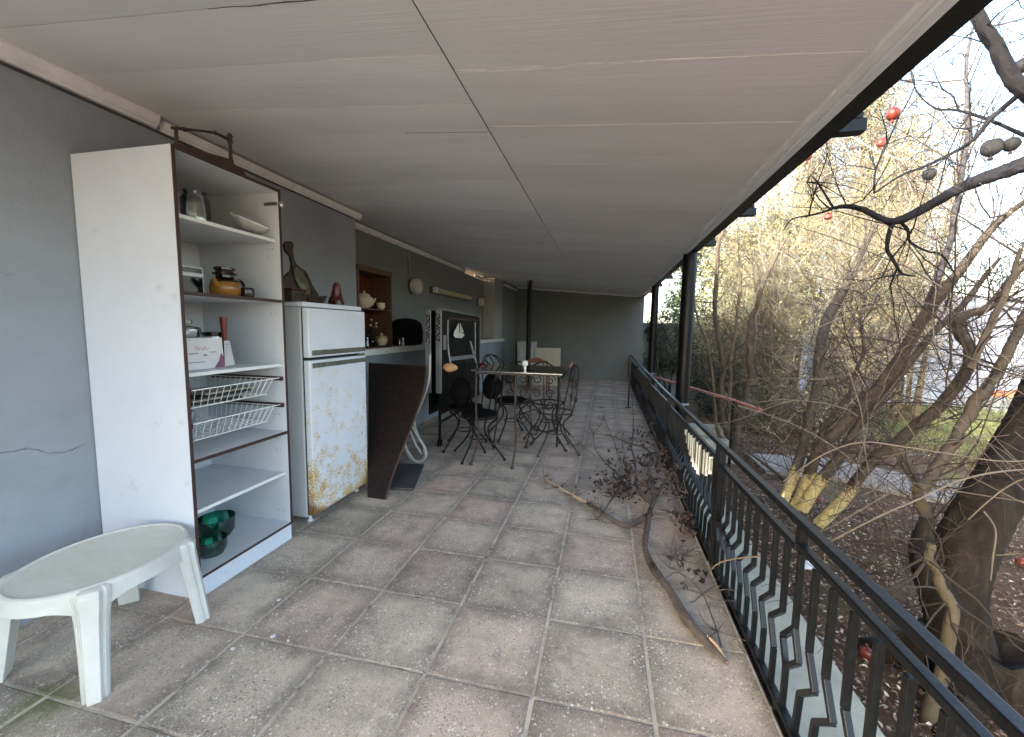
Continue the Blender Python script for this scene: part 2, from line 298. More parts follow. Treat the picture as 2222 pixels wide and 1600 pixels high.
M['pomedry'] = simple('dried dark pomegranate', (0.006, 0.0055, 0.005), 0.8, var=0.5, scale=18, bmp=0.9)
M['brick'] = simple('orange clay brick', (0.50, 0.17, 0.075), 0.8, var=0.25, scale=5)
M['barkfloor'] = simple('grey fallen branch bark', (0.115, 0.095, 0.085), 0.75, var=0.45, scale=9, bmp=0.8, dirt=((0.035, 0.024, 0.02), 6, 0.52), spec=0.15)
M['splint'] = simple('split pale wood', (0.46, 0.33, 0.20), 0.7, var=0.25, scale=12, stretch=(1, 1, 1))
M['whitepaper'] = simple('white litter scrap', (0.75, 0.75, 0.75), 0.8)
def glass(name, tint=(0.9, 0.95, 0.93), gl=0.12):
    m = bpy.data.materials.new(name); m.use_nodes = True; nt = m.node_tree; nt.nodes.clear()
    o = node(nt, 'ShaderNodeOutputMaterial'); mx = node(nt, 'ShaderNodeMixShader')
    t = node(nt, 'ShaderNodeBsdfTransparent'); t.inputs[0].default_value = (*tint, 1)
    g = node(nt, 'ShaderNodeBsdfGlossy'); g.inputs['Roughness'].default_value = 0.06; g.inputs[0].default_value = (1, 1, 1, 1)
    lw = node(nt, 'ShaderNodeLayerWeight'); lw.inputs[0].default_value = 0.35
    f = mathn(nt, 'MULTIPLY_ADD', lw.outputs['Fresnel'], 0.9, gl)
    nt.links.new(f, mx.inputs[0]); nt.links.new(t.outputs[0], mx.inputs[1]); nt.links.new(g.outputs[0], mx.inputs[2]); nt.links.new(mx.outputs[0], o.inputs[0])
    return m
M['glass'] = glass('clear glass', (0.88, 0.9, 0.88), 0.10)
M['tableglass'] = glass('smoky table glass', (0.82, 0.84, 0.80), 0.30)
M['greenglass'] = glass('green glass', (0.22, 0.62, 0.50), 0.06)

# ------------------------------------------------------------------ mesh helpers
WORLD = {}                                # origin matrices of parents, for parts built in world coordinates
def nrm(v): return Vector(v).normalized()
class MB:
    def __init__(s): s.v = []; s.f = []
    def add(s, vs, fs):
        o = len(s.v); s.v += [tuple(p) for p in vs]; s.f += [tuple(i + o for i in f) for f in fs]; return s
    def box(s, x0, x1, y0, y1, z0, z1):
        return s.add([(x0, y0, z0), (x1, y0, z0), (x1, y1, z0), (x0, y1, z0), (x0, y0, z1), (x1, y0, z1), (x1, y1, z1), (x0, y1, z1)],
                     [(0, 3, 2, 1), (4, 5, 6, 7), (0, 1, 5, 4), (1, 2, 6, 5), (2, 3, 7, 6), (3, 0, 4, 7)])
    def bar(s, a, b, w, h, up=(0, 0, 1)):
        a, b = Vector(a), Vector(b); d = (b - a).normalized(); u = Vector(up)
        if abs(d.dot(u)) > 0.98: u = Vector((1, 0, 0))
        sd = d.cross(u).normalized() * (w / 2); u2 = sd.normalized().cross(d).normalized() * (h / 2)
        vs = [p + i * sd + j * u2 for p in (a, b) for i, j in ((-1, -1), (1, -1), (1, 1), (-1, 1))]
        return s.add(vs, [(3, 2, 1, 0), (4, 5, 6, 7), (0, 1, 5, 4), (1, 2, 6, 5), (2, 3, 7, 6), (3, 0, 4, 7)])
    def tube(s, pts, r, n=8, smooth=0, wob=0.0, flat=1.0):
        pts = [Vector(p) for p in pts]; rs = list(r) if isinstance(r, (list, tuple)) else [r] * len(pts)
        if len(rs) != len(pts): rs = [rs[0] + (rs[-1] - rs[0]) * i / (len(pts) - 1) for i in range(len(pts))]
        if smooth and len(pts) > 2:
            q = []; rr = []
            for i in range(len(pts) - 1):
                p0 = pts[max(i - 1, 0)]; p1 = pts[i]; p2 = pts[i + 1]; p3 = pts[min(i + 2, len(pts) - 1)]
                for k in range(smooth):
                    t = k / smooth
                    q.append(0.5 * ((2 * p1) + (p2 - p0) * t + (2 * p0 - 5 * p1 + 4 * p2 - p3) * t * t + (3 * p1 - p0 - 3 * p2 + p3) * t ** 3))
                    rr.append(rs[i] + (rs[i + 1] - rs[i]) * t)
            q.append(pts[-1]); rr.append(rs[-1]); pts, rs = q, rr
        nv = None; vs = []
        for i, p in enumerate(pts):
            d = (pts[min(i + 1, len(pts) - 1)] - pts[max(i - 1, 0)])
            d = d.normalized() if d.length > 1e-9 else Vector((0, 0, 1))
            if nv is None:
                nv = d.cross(Vector((0.31, 0.2, 0.93))); nv = nv if nv.length > 0.1 else d.cross(Vector((1, 0, 0))); nv.normalize()
            nv = (nv - d * nv.dot(d)).normalized(); bv = d.cross(nv)
            for k in range(n):
                a = 2 * math.pi * k / n; w = 1 + (rng.uniform(-wob, wob) if wob else 0)
                vs.append(p + (nv * math.cos(a) + bv * math.sin(a) * flat) * rs[i] * w)
        fs = []
        for i in range(len(pts) - 1):
            for k in range(n):
                fs.append((i * n + k, i * n + (k + 1) % n, (i + 1) * n + (k + 1) % n, (i + 1) * n + k))
        fs.append(tuple(reversed(range(n)))); fs.append(tuple((len(pts) - 1) * n + k for k in range(n)))
        return s.add(vs, fs)
    def lathe(s, prof, c=(0, 0, 0), n=20, axis='Z', sx=1.0, sy=1.0, caps=True):
        vs = []
        for r, h in prof:
            for k in range(n):
                a = 2 * math.pi * k / n; p = (r * math.cos(a) * sx, r * math.sin(a) * sy, h)
                if axis == 'X': p = (p[2], p[0], p[1])
                if axis == 'Y': p = (p[0], p[2], p[1])
                vs.append((p[0] + c[0], p[1] + c[1], p[2] + c[2]))
        fs = [(i * n + k, i * n + (k + 1) % n, (i + 1) * n + (k + 1) % n, (i + 1) * n + k) for i in range(len(prof) - 1) for k in range(n)]
        if caps: fs.append(tuple(reversed(range(n)))); fs.append(tuple((len(prof) - 1) * n + k for k in range(n)))
        return s.add(vs, fs)
    def prism(s, pts, off):
        n = len(pts); off = Vector(off)
        vs = [Vector(p) for p in pts] + [Vector(p) + off for p in pts]
        fs = [tuple(range(n)), tuple(reversed(range(n, 2 * n)))] + [(i, i + n, (i + 1) % n + n, (i + 1) % n) for i in range(n)]
        return s.add(vs, fs)
    def loft(s, rings, caps=True):
        n = len(rings[0]); vs = [p for r_ in rings for p in r_]
        fs = [(i * n + k, i * n + (k + 1) % n, (i + 1) * n + (k + 1) % n, (i + 1) * n + k) for i in range(len(rings) - 1) for k in range(n)]
        if caps: fs.append(tuple(reversed(range(n)))); fs.append(tuple((len(rings) - 1) * n + k for k in range(n)))
        return s.add(vs, fs)
def link_mesh(name, verts, faces, m, parent=None, smooth=False, local=False, loc=None, bevel=0.0):
    me = bpy.data.meshes.new(name)
    org = Vector((0, 0, 0))
    if not local:
        if parent is not None: org = WORLD.get(parent.name, Vector((0, 0, 0)))
        elif loc is not None: org = Vector(loc)
        if org.length > 0: verts = [(v[0] - org[0], v[1] - org[1], v[2] - org[2]) for v in verts]
    me.from_pydata(verts, [], faces); me.update()
    me.materials.append(M[m] if isinstance(m, str) else m)
    bmn = __import__('bmesh').new(); bmn.from_mesh(me); __import__('bmesh').ops.recalc_face_normals(bmn, faces=bmn.faces); bmn.to_mesh(me); bmn.free()
    if smooth:
        me.shade_smooth()
        try: me.set_sharp_from_angle(angle=R(40))
        except Exception: pass
    o = bpy.data.objects.new(name, me); COL.objects.link(o)
    if parent is not None: o.parent = parent; WORLD[o.name] = org
    elif loc is not None: o.location = loc; WORLD[o.name] = Vector(loc)
    else: WORLD[o.name] = Vector((0, 0, 0))
    if bevel:
        b = o.modifiers.new('edge', 'BEVEL'); b.width = bevel; b.segments = 2; b.limit_method = 'ANGLE'
    return o
def build(mb, name, m, parent=None, smooth=False, local=False, loc=None, bevel=0.0):
    return link_mesh(name, mb.v, mb.f, m, parent, smooth, local, loc, bevel)
def tag(o, label, cat, group=None, kind=None):
    if label: o['label'] = label
    if cat: o['category'] = cat
    if group: o['group'] = group
    if kind: o['kind'] = kind
    return o
def thing(name, label, cat, loc, group=None, rz=0.0):
    o = bpy.data.objects.new(name, None); COL.objects.link(o); o.location = loc; o.rotation_euler = (0, 0, rz)
    o.empty_display_size = 0.1; WORLD[o.name] = Vector(loc)
    return tag(o, label, cat, group)
def struct(o): o['kind'] = 'structure'; return o
def stuff(o): o['kind'] = 'stuff'; return o
def fast_mesh(name, V, F, m, parent=None, smooth=False):
    me = bpy.data.meshes.new(name); V = np.asarray(V, dtype=np.float32).reshape(-1, 3); F = np.asarray(F, dtype=np.int32)
    if parent is not None:
        V = V - np.array(WORLD.get(parent.name, Vector((0, 0, 0))), dtype=np.float32)
    k = F.shape[1]; me.vertices.add(len(V)); me.vertices.foreach_set('co', V.ravel())
    me.loops.add(F.size); me.loops.foreach_set('vertex_index', F.ravel())
    me.polygons.add(len(F)); me.polygons.foreach_set('loop_start', np.arange(0, F.size, k, dtype=np.int32))
    me.update(calc_edges=True); me.validate()
    me.materials.append(M[m])
    if smooth: me.shade_smooth()
    o = bpy.data.objects.new(name, me); COL.objects.link(o)
    if parent is not None: o.parent = parent; WORLD[o.name] = WORLD.get(parent.name, Vector((0, 0, 0)))
    else: WORLD[o.name] = Vector((0, 0, 0))
    return o
def unit(a): return a / np.maximum(np.linalg.norm(a, axis=-1, keepdims=True), 1e-9)
def shoots(P, D, L, r, segs=3, bend=0.25, droop=0.0):
    """tapered three sided shoots, N of them"""
    N = len(P); D = unit(D); ref = np.tile(np.array([0.3, 0.5, 0.81]), (N, 1)); a = unit(np.cross(D, ref)); b = np.cross(D, a)
    rings = []; p = P.copy(); d = D.copy(); curl = nr.normal(0, bend, (N, 3))
    for i in range(segs + 1):
        rr = (r * (1 - 0.85 * i / segs))[:, None]
        for k in range(3):
            t = 2 * np.pi * k / 3; rings.append(p + rr * (a * math.cos(t) + b * math.sin(t)))
        d = unit(d + curl / segs + np.array([0, 0, -droop / segs])); p = p + d * (L / segs)[:, None]
    V = np.stack(rings, axis=1); base = (np.arange(N) * (segs + 1) * 3)[:, None]
    fs = []
    for i in range(segs):
        for k in range(3):
            fs.append(np.concatenate([base + i * 3 + k, base + i * 3 + (k + 1) % 3, base + (i + 1) * 3 + (k + 1) % 3, base + (i + 1) * 3 + k], axis=1))
    return V.reshape(-1, 3), np.stack(fs, axis=1).reshape(-1, 4), p
def leaves(P, size, flat=0.0, asp=0.6):
    """small folded leaf shapes, two quads each"""
    N = len(P); nrmv = unit(nr.normal(0, 1, (N, 3)) * (1 - flat) + np.array([0, 0, 1.0]) * flat * 2)
    t = unit(np.cross(nrmv, nr.normal(0, 1, (N, 3)))); s = np.cross(nrmv, t); size = size[:, None] if np.ndim(size) else np.full((N, 1), size)
    a = P - t * size; b = P + t * size; c = P + s * size * asp + nrmv * size * 0.35; d = P - s * size * asp + nrmv * size * 0.35
    mid1 = P - t * size * 0.1; mid2 = P + t * size * 0.15
    V = np.stack([a, c, b, d, P - nrmv * 0 * size], axis=1)
    base = (np.arange(N) * 5)[:, None]
    F = np.stack([np.concatenate([base + 0, base + 1, base + 4], 1), np.concatenate([base + 1, base + 2, base + 4], 1),
                  np.concatenate([base + 2, base + 3, base + 4], 1), np.concatenate([base + 3, base + 0, base + 4], 1)], axis=1)
    return V.reshape(-1, 3), F.reshape(-1, 3)
def merge(parts):
    V = []; F = []; o = 0
    for v, f in parts: V.append(v); F.append(f + o); o += len(v)
    return np.concatenate(V), np.concatenate(F)

# ------------------------------------------------------------------ ground and garden surfaces
GZ = -0.45
g = MB(); n = 40
gv = [(-60 + 160 * i / n, -60 + 200 * j / n, GZ) for j in range(n + 1) for i in range(n + 1)]
gf = [(j * (n + 1) + i, j * (n + 1) + i + 1, (j + 1) * (n + 1) + i + 1, (j + 1) * (n + 1) + i) for j in range(n) for i in range(n)]
struct(link_mesh('ground', gv, gf, 'soil'))
p = MB(); p.prism([(2.15, 5.95, GZ + 0.004), (2.9, 5.93, GZ + 0.004), (3.55, 5.45, GZ + 0.004), (4.2, 5.33, GZ + 0.004), (9.5, 4.6, GZ + 0.004), (9.6, 5.6, GZ + 0.004), (4.75, 6.1, GZ + 0.004), (4.05, 6.25, GZ + 0.004), (3.25, 6.8, GZ + 0.004), (2.15, 6.75, GZ + 0.004)], (0, 0, 0.055))
struct(build(p, 'path', 'pathmat', bevel=0.008))

# leaf litter
N = 80000
P = np.stack([1.05 + 6 * nr.uniform(0, 1, N) ** 1.6, -0.5 + 10 * nr.uniform(0, 1, N) ** 1.2, np.full(N, GZ + 0.012)], 1)
P[:, 2] += nr.uniform(0, 0.035, N)
keep = nr.uniform(0, 1, N) < np.clip(1.25 - 0.16 * np.hypot(P[:, 0] - 1.8, P[:, 1] - 3.0), 0.12, 1)
onpath = (P[:, 1] > 5.3) & (P[:, 1] < 6.8)
keep &= ~(onpath & (nr.uniform(0, 1, N) < 0.93)); P[onpath, 2] += 0.065
P = P[keep]
V, F = leaves(P, nr.uniform(0.008, 0.021, len(P)), 0.55, 0.42)
stuff(tag(fast_mesh('leaf_litter', V, F, 'litter'), 'carpet of brown fallen leaves under the garden shrubs', 'leaf litter'))
# dry grass stalks in the litter
N = 5000
P = np.stack([nr.uniform(1.15, 6.5, N), nr.uniform(0.3, 9.0, N), np.full(N, GZ)], 1)
D = unit(nr.normal(0, 1, (N, 3)) * np.array([1, 1, 0.35]) + np.array([0, 0, 0.35]))
V, F, _ = shoots(P, D, nr.uniform(0.04, 0.16, N), np.full(N, 0.0016), 2, 0.5)
stuff(tag(fast_mesh('dry_stalks', V, F, 'twigpale'), 'pale dry grass stalks scattered over the leaf litter', 'dry grass'))
# lawn
N = 60000
P = np.stack([nr.uniform(4.2, 14.0, N), nr.uniform(6.9, 12.9, N), np.full(N, GZ)], 1)
dens = np.clip((P[:, 0] + P[:, 1] * 0.55 - 8.6) / 2.2, 0.05, 1); P = P[nr.uniform(0, 1, N) < dens]; N = len(P)
D = nr.normal(0, 0.35, (N, 3)) + np.array([0, 0, 1.0])
V, F, _ = shoots(P, D, nr.uniform(0.05, 0.14, N), np.full(N, 0.0045), 2, 0.4)
stuff(tag(fast_mesh('lawn_grass', V, F, 'grass'), 'bright green lawn grass beyond the path and shrubs', 'grass'))

# ------------------------------------------------------------------ porch floor: slab, tiles, ledge
fl = MB(); fl.box(-2.68, 0.68, -7.0, 12.2, -0.44, -0.004)  # runs on unseen behind the camera, extended to bounce light into the porch
floor = struct(build(fl, 'floor', 'grout'))
PX, PY, OX, OY = 0.46008, 0.447756, -0.230143, 1.463379
tiles = {}
def tile(x0, x1, y0, y1):
    cx, cy = (x0 + x1) / 2, (y0 + y1) / 2; hx, hy = (x1 - x0) / 2 - 0.008, (y1 - y0) / 2 - 0.005
    key = (round(hx, 3), round(hy, 3), rng.randrange(9))
    if key not in tiles:
        b = 0.005; j = [rng.uniform(-0.0035, 0.0035) for _ in range(8)]
        vs = [(sx * hx + j[i], sy * hy + j[i + 4], -0.012) for i, (sx, sy) in enumerate(((-1, -1), (1, -1), (1, 1), (-1, 1)))]
        vs += [(v[0], v[1], -0.002) for v in vs[:4]] + [(v[0] * (1 - b / hx), v[1] * (1 - b / hy), 0.0) for v in vs[:4]]
        fs = [(0, 1, 5, 4), (1, 2, 6, 5), (2, 3, 7, 6), (3, 0, 4, 7), (4, 5, 9, 8), (5, 6, 10, 9), (6, 7, 11, 10), (7, 4, 8, 11), (8, 9, 10, 11)]
        me = bpy.data.meshes.new('floor_tile'); me.from_pydata(vs, [], fs); me.update(); me.materials.append(M['tile']); tiles[key] = me
    o = bpy.data.objects.new('floor_tile', tiles[key]); COL.objects.link(o); o.parent = floor
    o.location = (cx, cy, rng.uniform(-0.0012, 0.0012)); o.rotation_euler = (rng.uniform(-0.0025, 0.0025), rng.uniform(-0.0025, 0.0025), rng.uniform(-0.003, 0.003))
xs = [-2.665] + [OX + PX * i for i in range(-5, 2)] + [0.672]
ys = [OY + PY * j for j in range(-8, 24)] + [12.19]
for i in range(len(xs) - 1):
    for j in range(len(ys) - 1):
        if xs[i + 1] - xs[i] > 0.05 and ys[j + 1] - ys[j] > 0.05: tile(xs[i], xs[i + 1], ys[j], ys[j + 1])
ld = MB()
yy = -3.4
ledge_o = None
kerb = MB(); kerb.box(0.682, 1.05, -3.5, 12.2, -0.449, -0.058)
kerb_o = struct(build(kerb, 'kerb', 'concrete'))
for k in range(13):
    y0 = -3.5 + 1.2 * k; q = MB(); q.box(0.681, 1.065, y0 + 0.004, y0 + 1.196, -0.056, -0.036 + rng.uniform(-0.002, 0.002))
    build(q, 'ledge_slab', 'concrete', kerb_o, bevel=0.004)

# ------------------------------------------------------------------ walls
WT = 2.72
w = MB()
w.box(-3.1, -2.68, -3.5, -1.6, -0.44, 4.0); w.box(-3.1, -2.68, -1.6, -1.15, -0.44, WT); w.box(-3.1, -2.68, 0.0, 4.03, -0.44, WT)  # tall stretch behind the camera is unseen, raised to keep sun off the old tree
w.box(-3.1, -2.68, -1.15, 0.0, -0.44, 2.20); w.box(-3.1, -2.68, -1.15, 0.0, 2.50, WT)  # unseen slot behind the camera, added to let the sun patches through
wall = build(w, 'left_wall', 'wall'); wall['label'] = 'blue grey plaster side wall behind the white cabinet and fridge'; struct(wall)
for pts, ww in (([(-2.680,1.221,0.858),(-2.680,1.278,0.845),(-2.680,1.341,0.845),(-2.680,1.420,0.794),(-2.680,1.492,0.787),(-2.680,1.561,0.807)], 0.004), ([(-2.680,3.508,2.485),(-2.680,3.528,2.362),(-2.680,3.499,2.291)], 0.003), ([(-2.680,3.576,2.233),(-2.680,3.537,2.103),(-2.680,3.551,1.973),(-2.680,3.531,1.815),(-2.680,3.497,1.649)], 0.005), ([(-2.680,1.310,1.669),(-2.680,1.369,1.656),(-2.680,1.410,1.574)], 0.002)):
    q = MB()
    P2 = [Vector(p) for p in pts]; P3 = []
    for a_, b_ in zip(P2[:-1], P2[1:]):
        for k in range(5): P3.append(a_.lerp(b_, k / 5) + Vector((0, rng.uniform(-.006, .006), rng.uniform(-.006, .006))))
    P3.append(P2[-1]); up_ = []; dn_ = []
    for k, p in enumerate(P3):
        d_ = (P3[min(k + 1, len(P3) - 1)] - P3[max(k - 1, 0)]).normalized(); n_ = Vector((0, -d_.z, d_.y)); h_ = ww * 0.5 * rng.uniform(0.2, 1.0); up_.append(p + n_ * h_); dn_.append(p - n_ * h_)
    q.prism(up_ + dn_[::-1], (-0.0003, 0, 0)); build(q, 'wall_crack', 'seamdark', wall)
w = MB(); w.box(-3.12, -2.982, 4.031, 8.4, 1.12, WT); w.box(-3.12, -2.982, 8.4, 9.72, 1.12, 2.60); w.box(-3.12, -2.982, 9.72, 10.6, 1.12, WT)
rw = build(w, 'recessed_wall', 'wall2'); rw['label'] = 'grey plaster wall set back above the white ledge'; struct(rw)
w = MB(); w.box(-3.12, -2.682, 4.031, 10.56, -0.44, 1.115)
struct(build(w, 'lower_wall', 'wall'))
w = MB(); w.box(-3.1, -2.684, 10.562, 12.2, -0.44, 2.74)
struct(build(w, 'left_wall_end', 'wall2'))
w = MB(); w.box(-2.98, -2.70, 9.74, 10.55, 1.20, 2.66)
struct(build(w, 'column', 'column'))
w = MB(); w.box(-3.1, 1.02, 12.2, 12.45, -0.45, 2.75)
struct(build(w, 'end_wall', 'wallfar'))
lg = thing('white_ledge', 'long white marble ledge on the lower grey wall', 'ledge', (-2.8, 7.3, 1.115))
for a, b in ((4.035, 6.1), (6.104, 8.3), (8.304, 10.42)):
    q = MB(); q.box(-2.985, -2.60, a, b, 1.117, 1.19); build(q, 'ledge_stone', 'ledge', lg, bevel=0.004)
# low garden wall beyond the porch and the ivy on it
gw = MB(); gw.box(1.022, 3.4, 12.25, 12.45, -0.45, 1.66)
build(gw, 'low_wall', 'wallfar')['label'] = 'low grey wall overgrown with ivy beyond the porch end'; struct(bpy.data.objects['low_wall'])
bw = MB(); bw.box(5.6, 30, 13.2, 13.45, -0.45, 1.75)
o = build(bw, 'garden_wall', 'gardenwall'); struct(o); o['label'] = 'pale blue white garden wall beyond the lawn'
o2 = MB(); o2.box(6.5, 30, 15.0, 15.3, -0.45, 2.6); 
struct(build(o2, 'distant_white_wall', 'gardenwall'))
# brick edged planter
pl = thing('brick_planter', 'low grey planter with orange brick coping in front of the garden wall', 'planter', (10.6, 12.6, GZ))
q = MB(); q.box(9.4, 12.4, 12.4, 12.9, GZ, -0.05); build(q, 'planter_wall', 'wallfar', pl)
for k in range(13):
    q = MB(); q.box(9.4 + k * 0.232, 9.4 + k * 0.232 + 0.222, 12.37, 12.93, -0.049, 0.07 + rng.uniform(-0.01, 0.01)); build(q, 'brick', 'brick', pl, bevel=0.008)

# ------------------------------------------------------------------ ceiling boards, roof, beam
def cz(x, y=0): return 2.68 - 0.076 * (x + 2.68) - (0.0 if y < 5 else 0.0)
roof = MB(); roof.prism([(-4.6, -1.6, cz(-4.6) + 0.05), (1.03, -1.6, cz(1.03) + 0.05), (1.03, -1.6, 2.64), (-4.6, -1.6, 3.05)], (0, 14.1, 0))  # wall side overhang is unseen, lengthened to block sun at the wall gap
roof_o = struct(build(roof, 'roof', 'roof'))
ce = bpy.data.objects.new('ceiling', None); COL.objects.link(ce); struct(ce); WORLD['ceiling'] = Vector((0, 0, 0))
def board(x0, x1, y0, y1, sag):
    gap = 0.002; nx, ny = 6, 3; vs = []; fs = []; t = rng.uniform(-0.002, 0.002)
    for lvl in (0, 1):
        for j in range(ny + 1):
            for i in range(nx + 1):
                x = x0 + gap + (x1 - x0 - 2 * gap) * i / nx; y = y0 + gap + (y1 - y0 - 2 * gap) * j / ny
                s = sag * math.sin(math.pi * j / ny) * (0.4 + 0.6 * math.sin(math.pi * i / nx)) + t * (j / ny - 0.5)
                vs.append((x, y, cz(x) - s + (0.0 if lvl == 0 else 0.012)))
    K = (nx + 1) * (ny + 1)
    for j in range(ny):
        for i in range(nx):
            a = j * (nx + 1) + i; fs.append((a, a + nx + 1, a + nx + 2, a + 1))
    rim = [i for i in range(nx + 1)] + [j * (nx + 1) + nx for j in range(1, ny + 1)] + [ny * (nx + 1) + i for i in range(nx - 1, -1, -1)] + [j * (nx + 1) for j in range(ny - 1, 0, -1)]
    for k in range(len(rim)): a, b = rim[k], rim[(k + 1) % len(rim)]; fs.append((a, b, b + K, a + K))
    return link_mesh('ceiling_board', vs, fs, 'ceil', ce, smooth=True)
lys = [-1.6, -1.1, -0.5, 0.1, 0.45, 0.78, 1.02, 1.31, 1.62, 1.985, 2.275, 2.69]
while lys[-1] < 12.1: lys.append(lys[-1] + rng.choice([0.36, 0.42, 0.47]))
lys[-1] = 12.2
rys = [-1.6, -1.1, -0.4, 0.2, 0.72, 1.24, 1.725, 2.215, 2.72]
while rys[-1] < 12.1: rys.append(rys[-1] + rng.choice([0.47, 0.5]))
rys[-1] = 12.2
for a, b in zip(lys[:-1], lys[1:]): board(-3.02, -0.665, a, b, rng.uniform(0.000, 0.006))
for a, b in zip(rys[:-1], rys[1:]): board(-0.665, 0.875, a, b, rng.uniform(0.000, 0.005))
bk = MB(); bk.prism([(-3.03, -1.6, cz(-3.03) + 0.015), (0.9, -1.6, cz(0.9) + 0.015), (0.9, -1.6, cz(0.9) + 0.045), (-3.03, -1.6, cz(-3.03) + 0.045)], (0, 13.8, 0))
struct(build(bk, 'ceiling_backing', 'seamdark', ce))
# raised flaky joint filler on some seams
def seam(x0, x1, y, wmax, mat='seam'):
    q = MB(); k = 14; up = []; dn = []
    for i in range(k + 1):
        x = x0 + (x1 - x0) * i / k; wv = max(0.0008, wmax * rng.uniform(0.15, 1.0) * math.sin(math.pi * (i + 0.5) / (k + 1))); y_ = y + rng.uniform(-0.0035, 0.0035)
        up.append((x, y_ + wv, cz(x) - 0.0045)); dn.append((x, y_ - wv, cz(x) - 0.0045))
    up = [(a_, b_, c_ + 0.0022) for a_, b_, c_ in up]; dn = [(a_, b_, c_ + 0.0022) for a_, b_, c_ in dn]
    q.prism(up + dn[::-1], (0, 0, 0.0012)); return build(q, 'joint_filler', mat, ce)
for j, y in enumerate(lys[4:13]):
    a = rng.uniform(-1.5, -1.0); seam(a, -0.68, y, rng.uniform(0.002, 0.0045), 'seam' if j % 3 else 'seamdark')
for j, y in enumerate(rys[3:9]):
    seam(-0.65, rng.uniform(-0.3, 0.3), y, rng.uniform(0.002, 0.004), 'seam')
seam(0.3, 0.8, 1.24, 0.006); seam(-0.62, 0.82, 1.725, 0.006); seam(-0.62, -0.2, 1.74, 0.007); seam(-1.7, -0.9, 1.02, 0.006); seam(-2.1, -1.7, 1.985, 0.003)
q = MB(); q.bar((-0.665, 0.2, cz(-0.665) - 0.002), (-0.665, 4.2, cz(-0.665) - 0.002), 0.004, 0.002); build(q, 'long_joint', 'seamdark', ce)
# stepped trim at the eave, black steel beam, rafter ends
for (x0, x1, dz) in ((0.845, 0.885, 0.016), (0.885, 0.928, 0.030)):
    for a, b in ((-1.6, 1.95), (1.955, 5.1), (5.105, 8.6), (8.605, 12.2)):
        q = MB(); q.box(x0, x1, a, b, cz(0.86) - dz, cz(0.86) + 0.02); build(q, 'eave_trim', 'moulding' if dz < 0.02 else 'laminate', ce, bevel=0.003)
bm_ = thing('eave_beam', 'long black steel beam along the porch eave', 'beam', (0.98, 4.5, 2.4))
q = MB(); q.box(0.930, 1.035, -1.6, 12.19, 2.396, 2.406); q.box(0.975, 0.99, -1.6, 12.19, 2.406, 2.53); q.box(0.930, 1.035, -1.6, 12.19, 2.53, 2.54); build(q, 'beam', 'black', bm_)
for y in (2.39, 3.86, 5.12, 6.6, 8.2, 9.65, 11.2):
    q = MB(); q.box(1.036, 1.17, y - 0.03, y + 0.03, 2.41, 2.47); q.box(1.036, 1.155, y - 0.025, y + 0.025, 2.471, 2.50); build(q, 'rafter_end', 'black', bm_, bevel=0.004)
# cornice moulding in lengths
co = thing('cornice', 'white half round cornice strips along the wall top', 'moulding', (-2.65, 4, 2.64))
def corn(x, y0, y1, z, r, dr=0.0):
    prof = [(0, -r * 1.1), (r * 0.45, -r * 1.05), (r * 0.55, -r * 0.8), (r * 0.85, -r * 0.65), (r * 1.0, -r * 0.25), (r * 1.12, 0.1 * r), (r * 1.12, r * 0.45), (0, r * 0.45)]
    q = MB(); q.prism([(x + a, y0, z + b) for a, b in prof], (0, y1 - y0, dr)); build(q, 'cornice_strip', 'moulding', co)
corn(-2.678, -1.5, 2.02, 2.655, 0.045, 0.0); corn(-2.678, 2.05, 4.10, 2.640, 0.038, 0.0)
corn(-2.978, 4.2, 6.6, 2.655, 0.04); corn(-2.978, 6.63, 8.35, 2.655, 0.035); corn(-2.98, 9.0, 9.7, 2.645, 0.03); corn(-2.68, 10.6, 12.15, 2.60, 0.03)
q = MB(); q.prism([(-3.0, 12.16, cz(-3) - 0.03), (0.84, 12.16, cz(0.84) - 0.03), (0.84, 12.16, cz(0.84)), (-3.0, 12.16, cz(-3))], (0, 0.035, 0)); build(q, 'cornice_strip', 'moulding', co)
q = MB(); q.box(-2.679, -2.670, -1.5, 4.0, 2.588, 2.598); build(q, 'dark_gap_strip', 'seamdark', co)  # dark strip for the thin black gap between cornice and wall

# ------------------------------------------------------------------ posts
def post(x, y, r, z0, z1, label):
    t = thing('porch_post', label, 'post', (x, y, z0), 'black round porch posts')
    q = MB(); q.lathe([(r, z0 + 0.01), (r, z1)], (x, y, 0), 28); build(q, 'pole', 'black', t, smooth=True)
    q = MB(); q.box(x - 0.11, x + 0.11, y - 0.11, y + 0.11, z0, z0 + 0.012); build(q, 'base_plate', 'black', t)
    q = MB(); q.lathe([(r * 1.02, 0.52), (r * 1.05, 0.525), (r * 1.05, 0.545), (r * 1.02, 0.55)], (x, y, 0), 28, caps=False); build(q, 'band', 'ttgrey', t, smooth=True)
post(0.965, 5.45, 0.082, -0.035, 2.395, 'thick black round post standing nearer, by the middle of the railing')
post(0.975, 9.15, 0.075, -0.035, 2.395, 'farther black round post near the end wall')
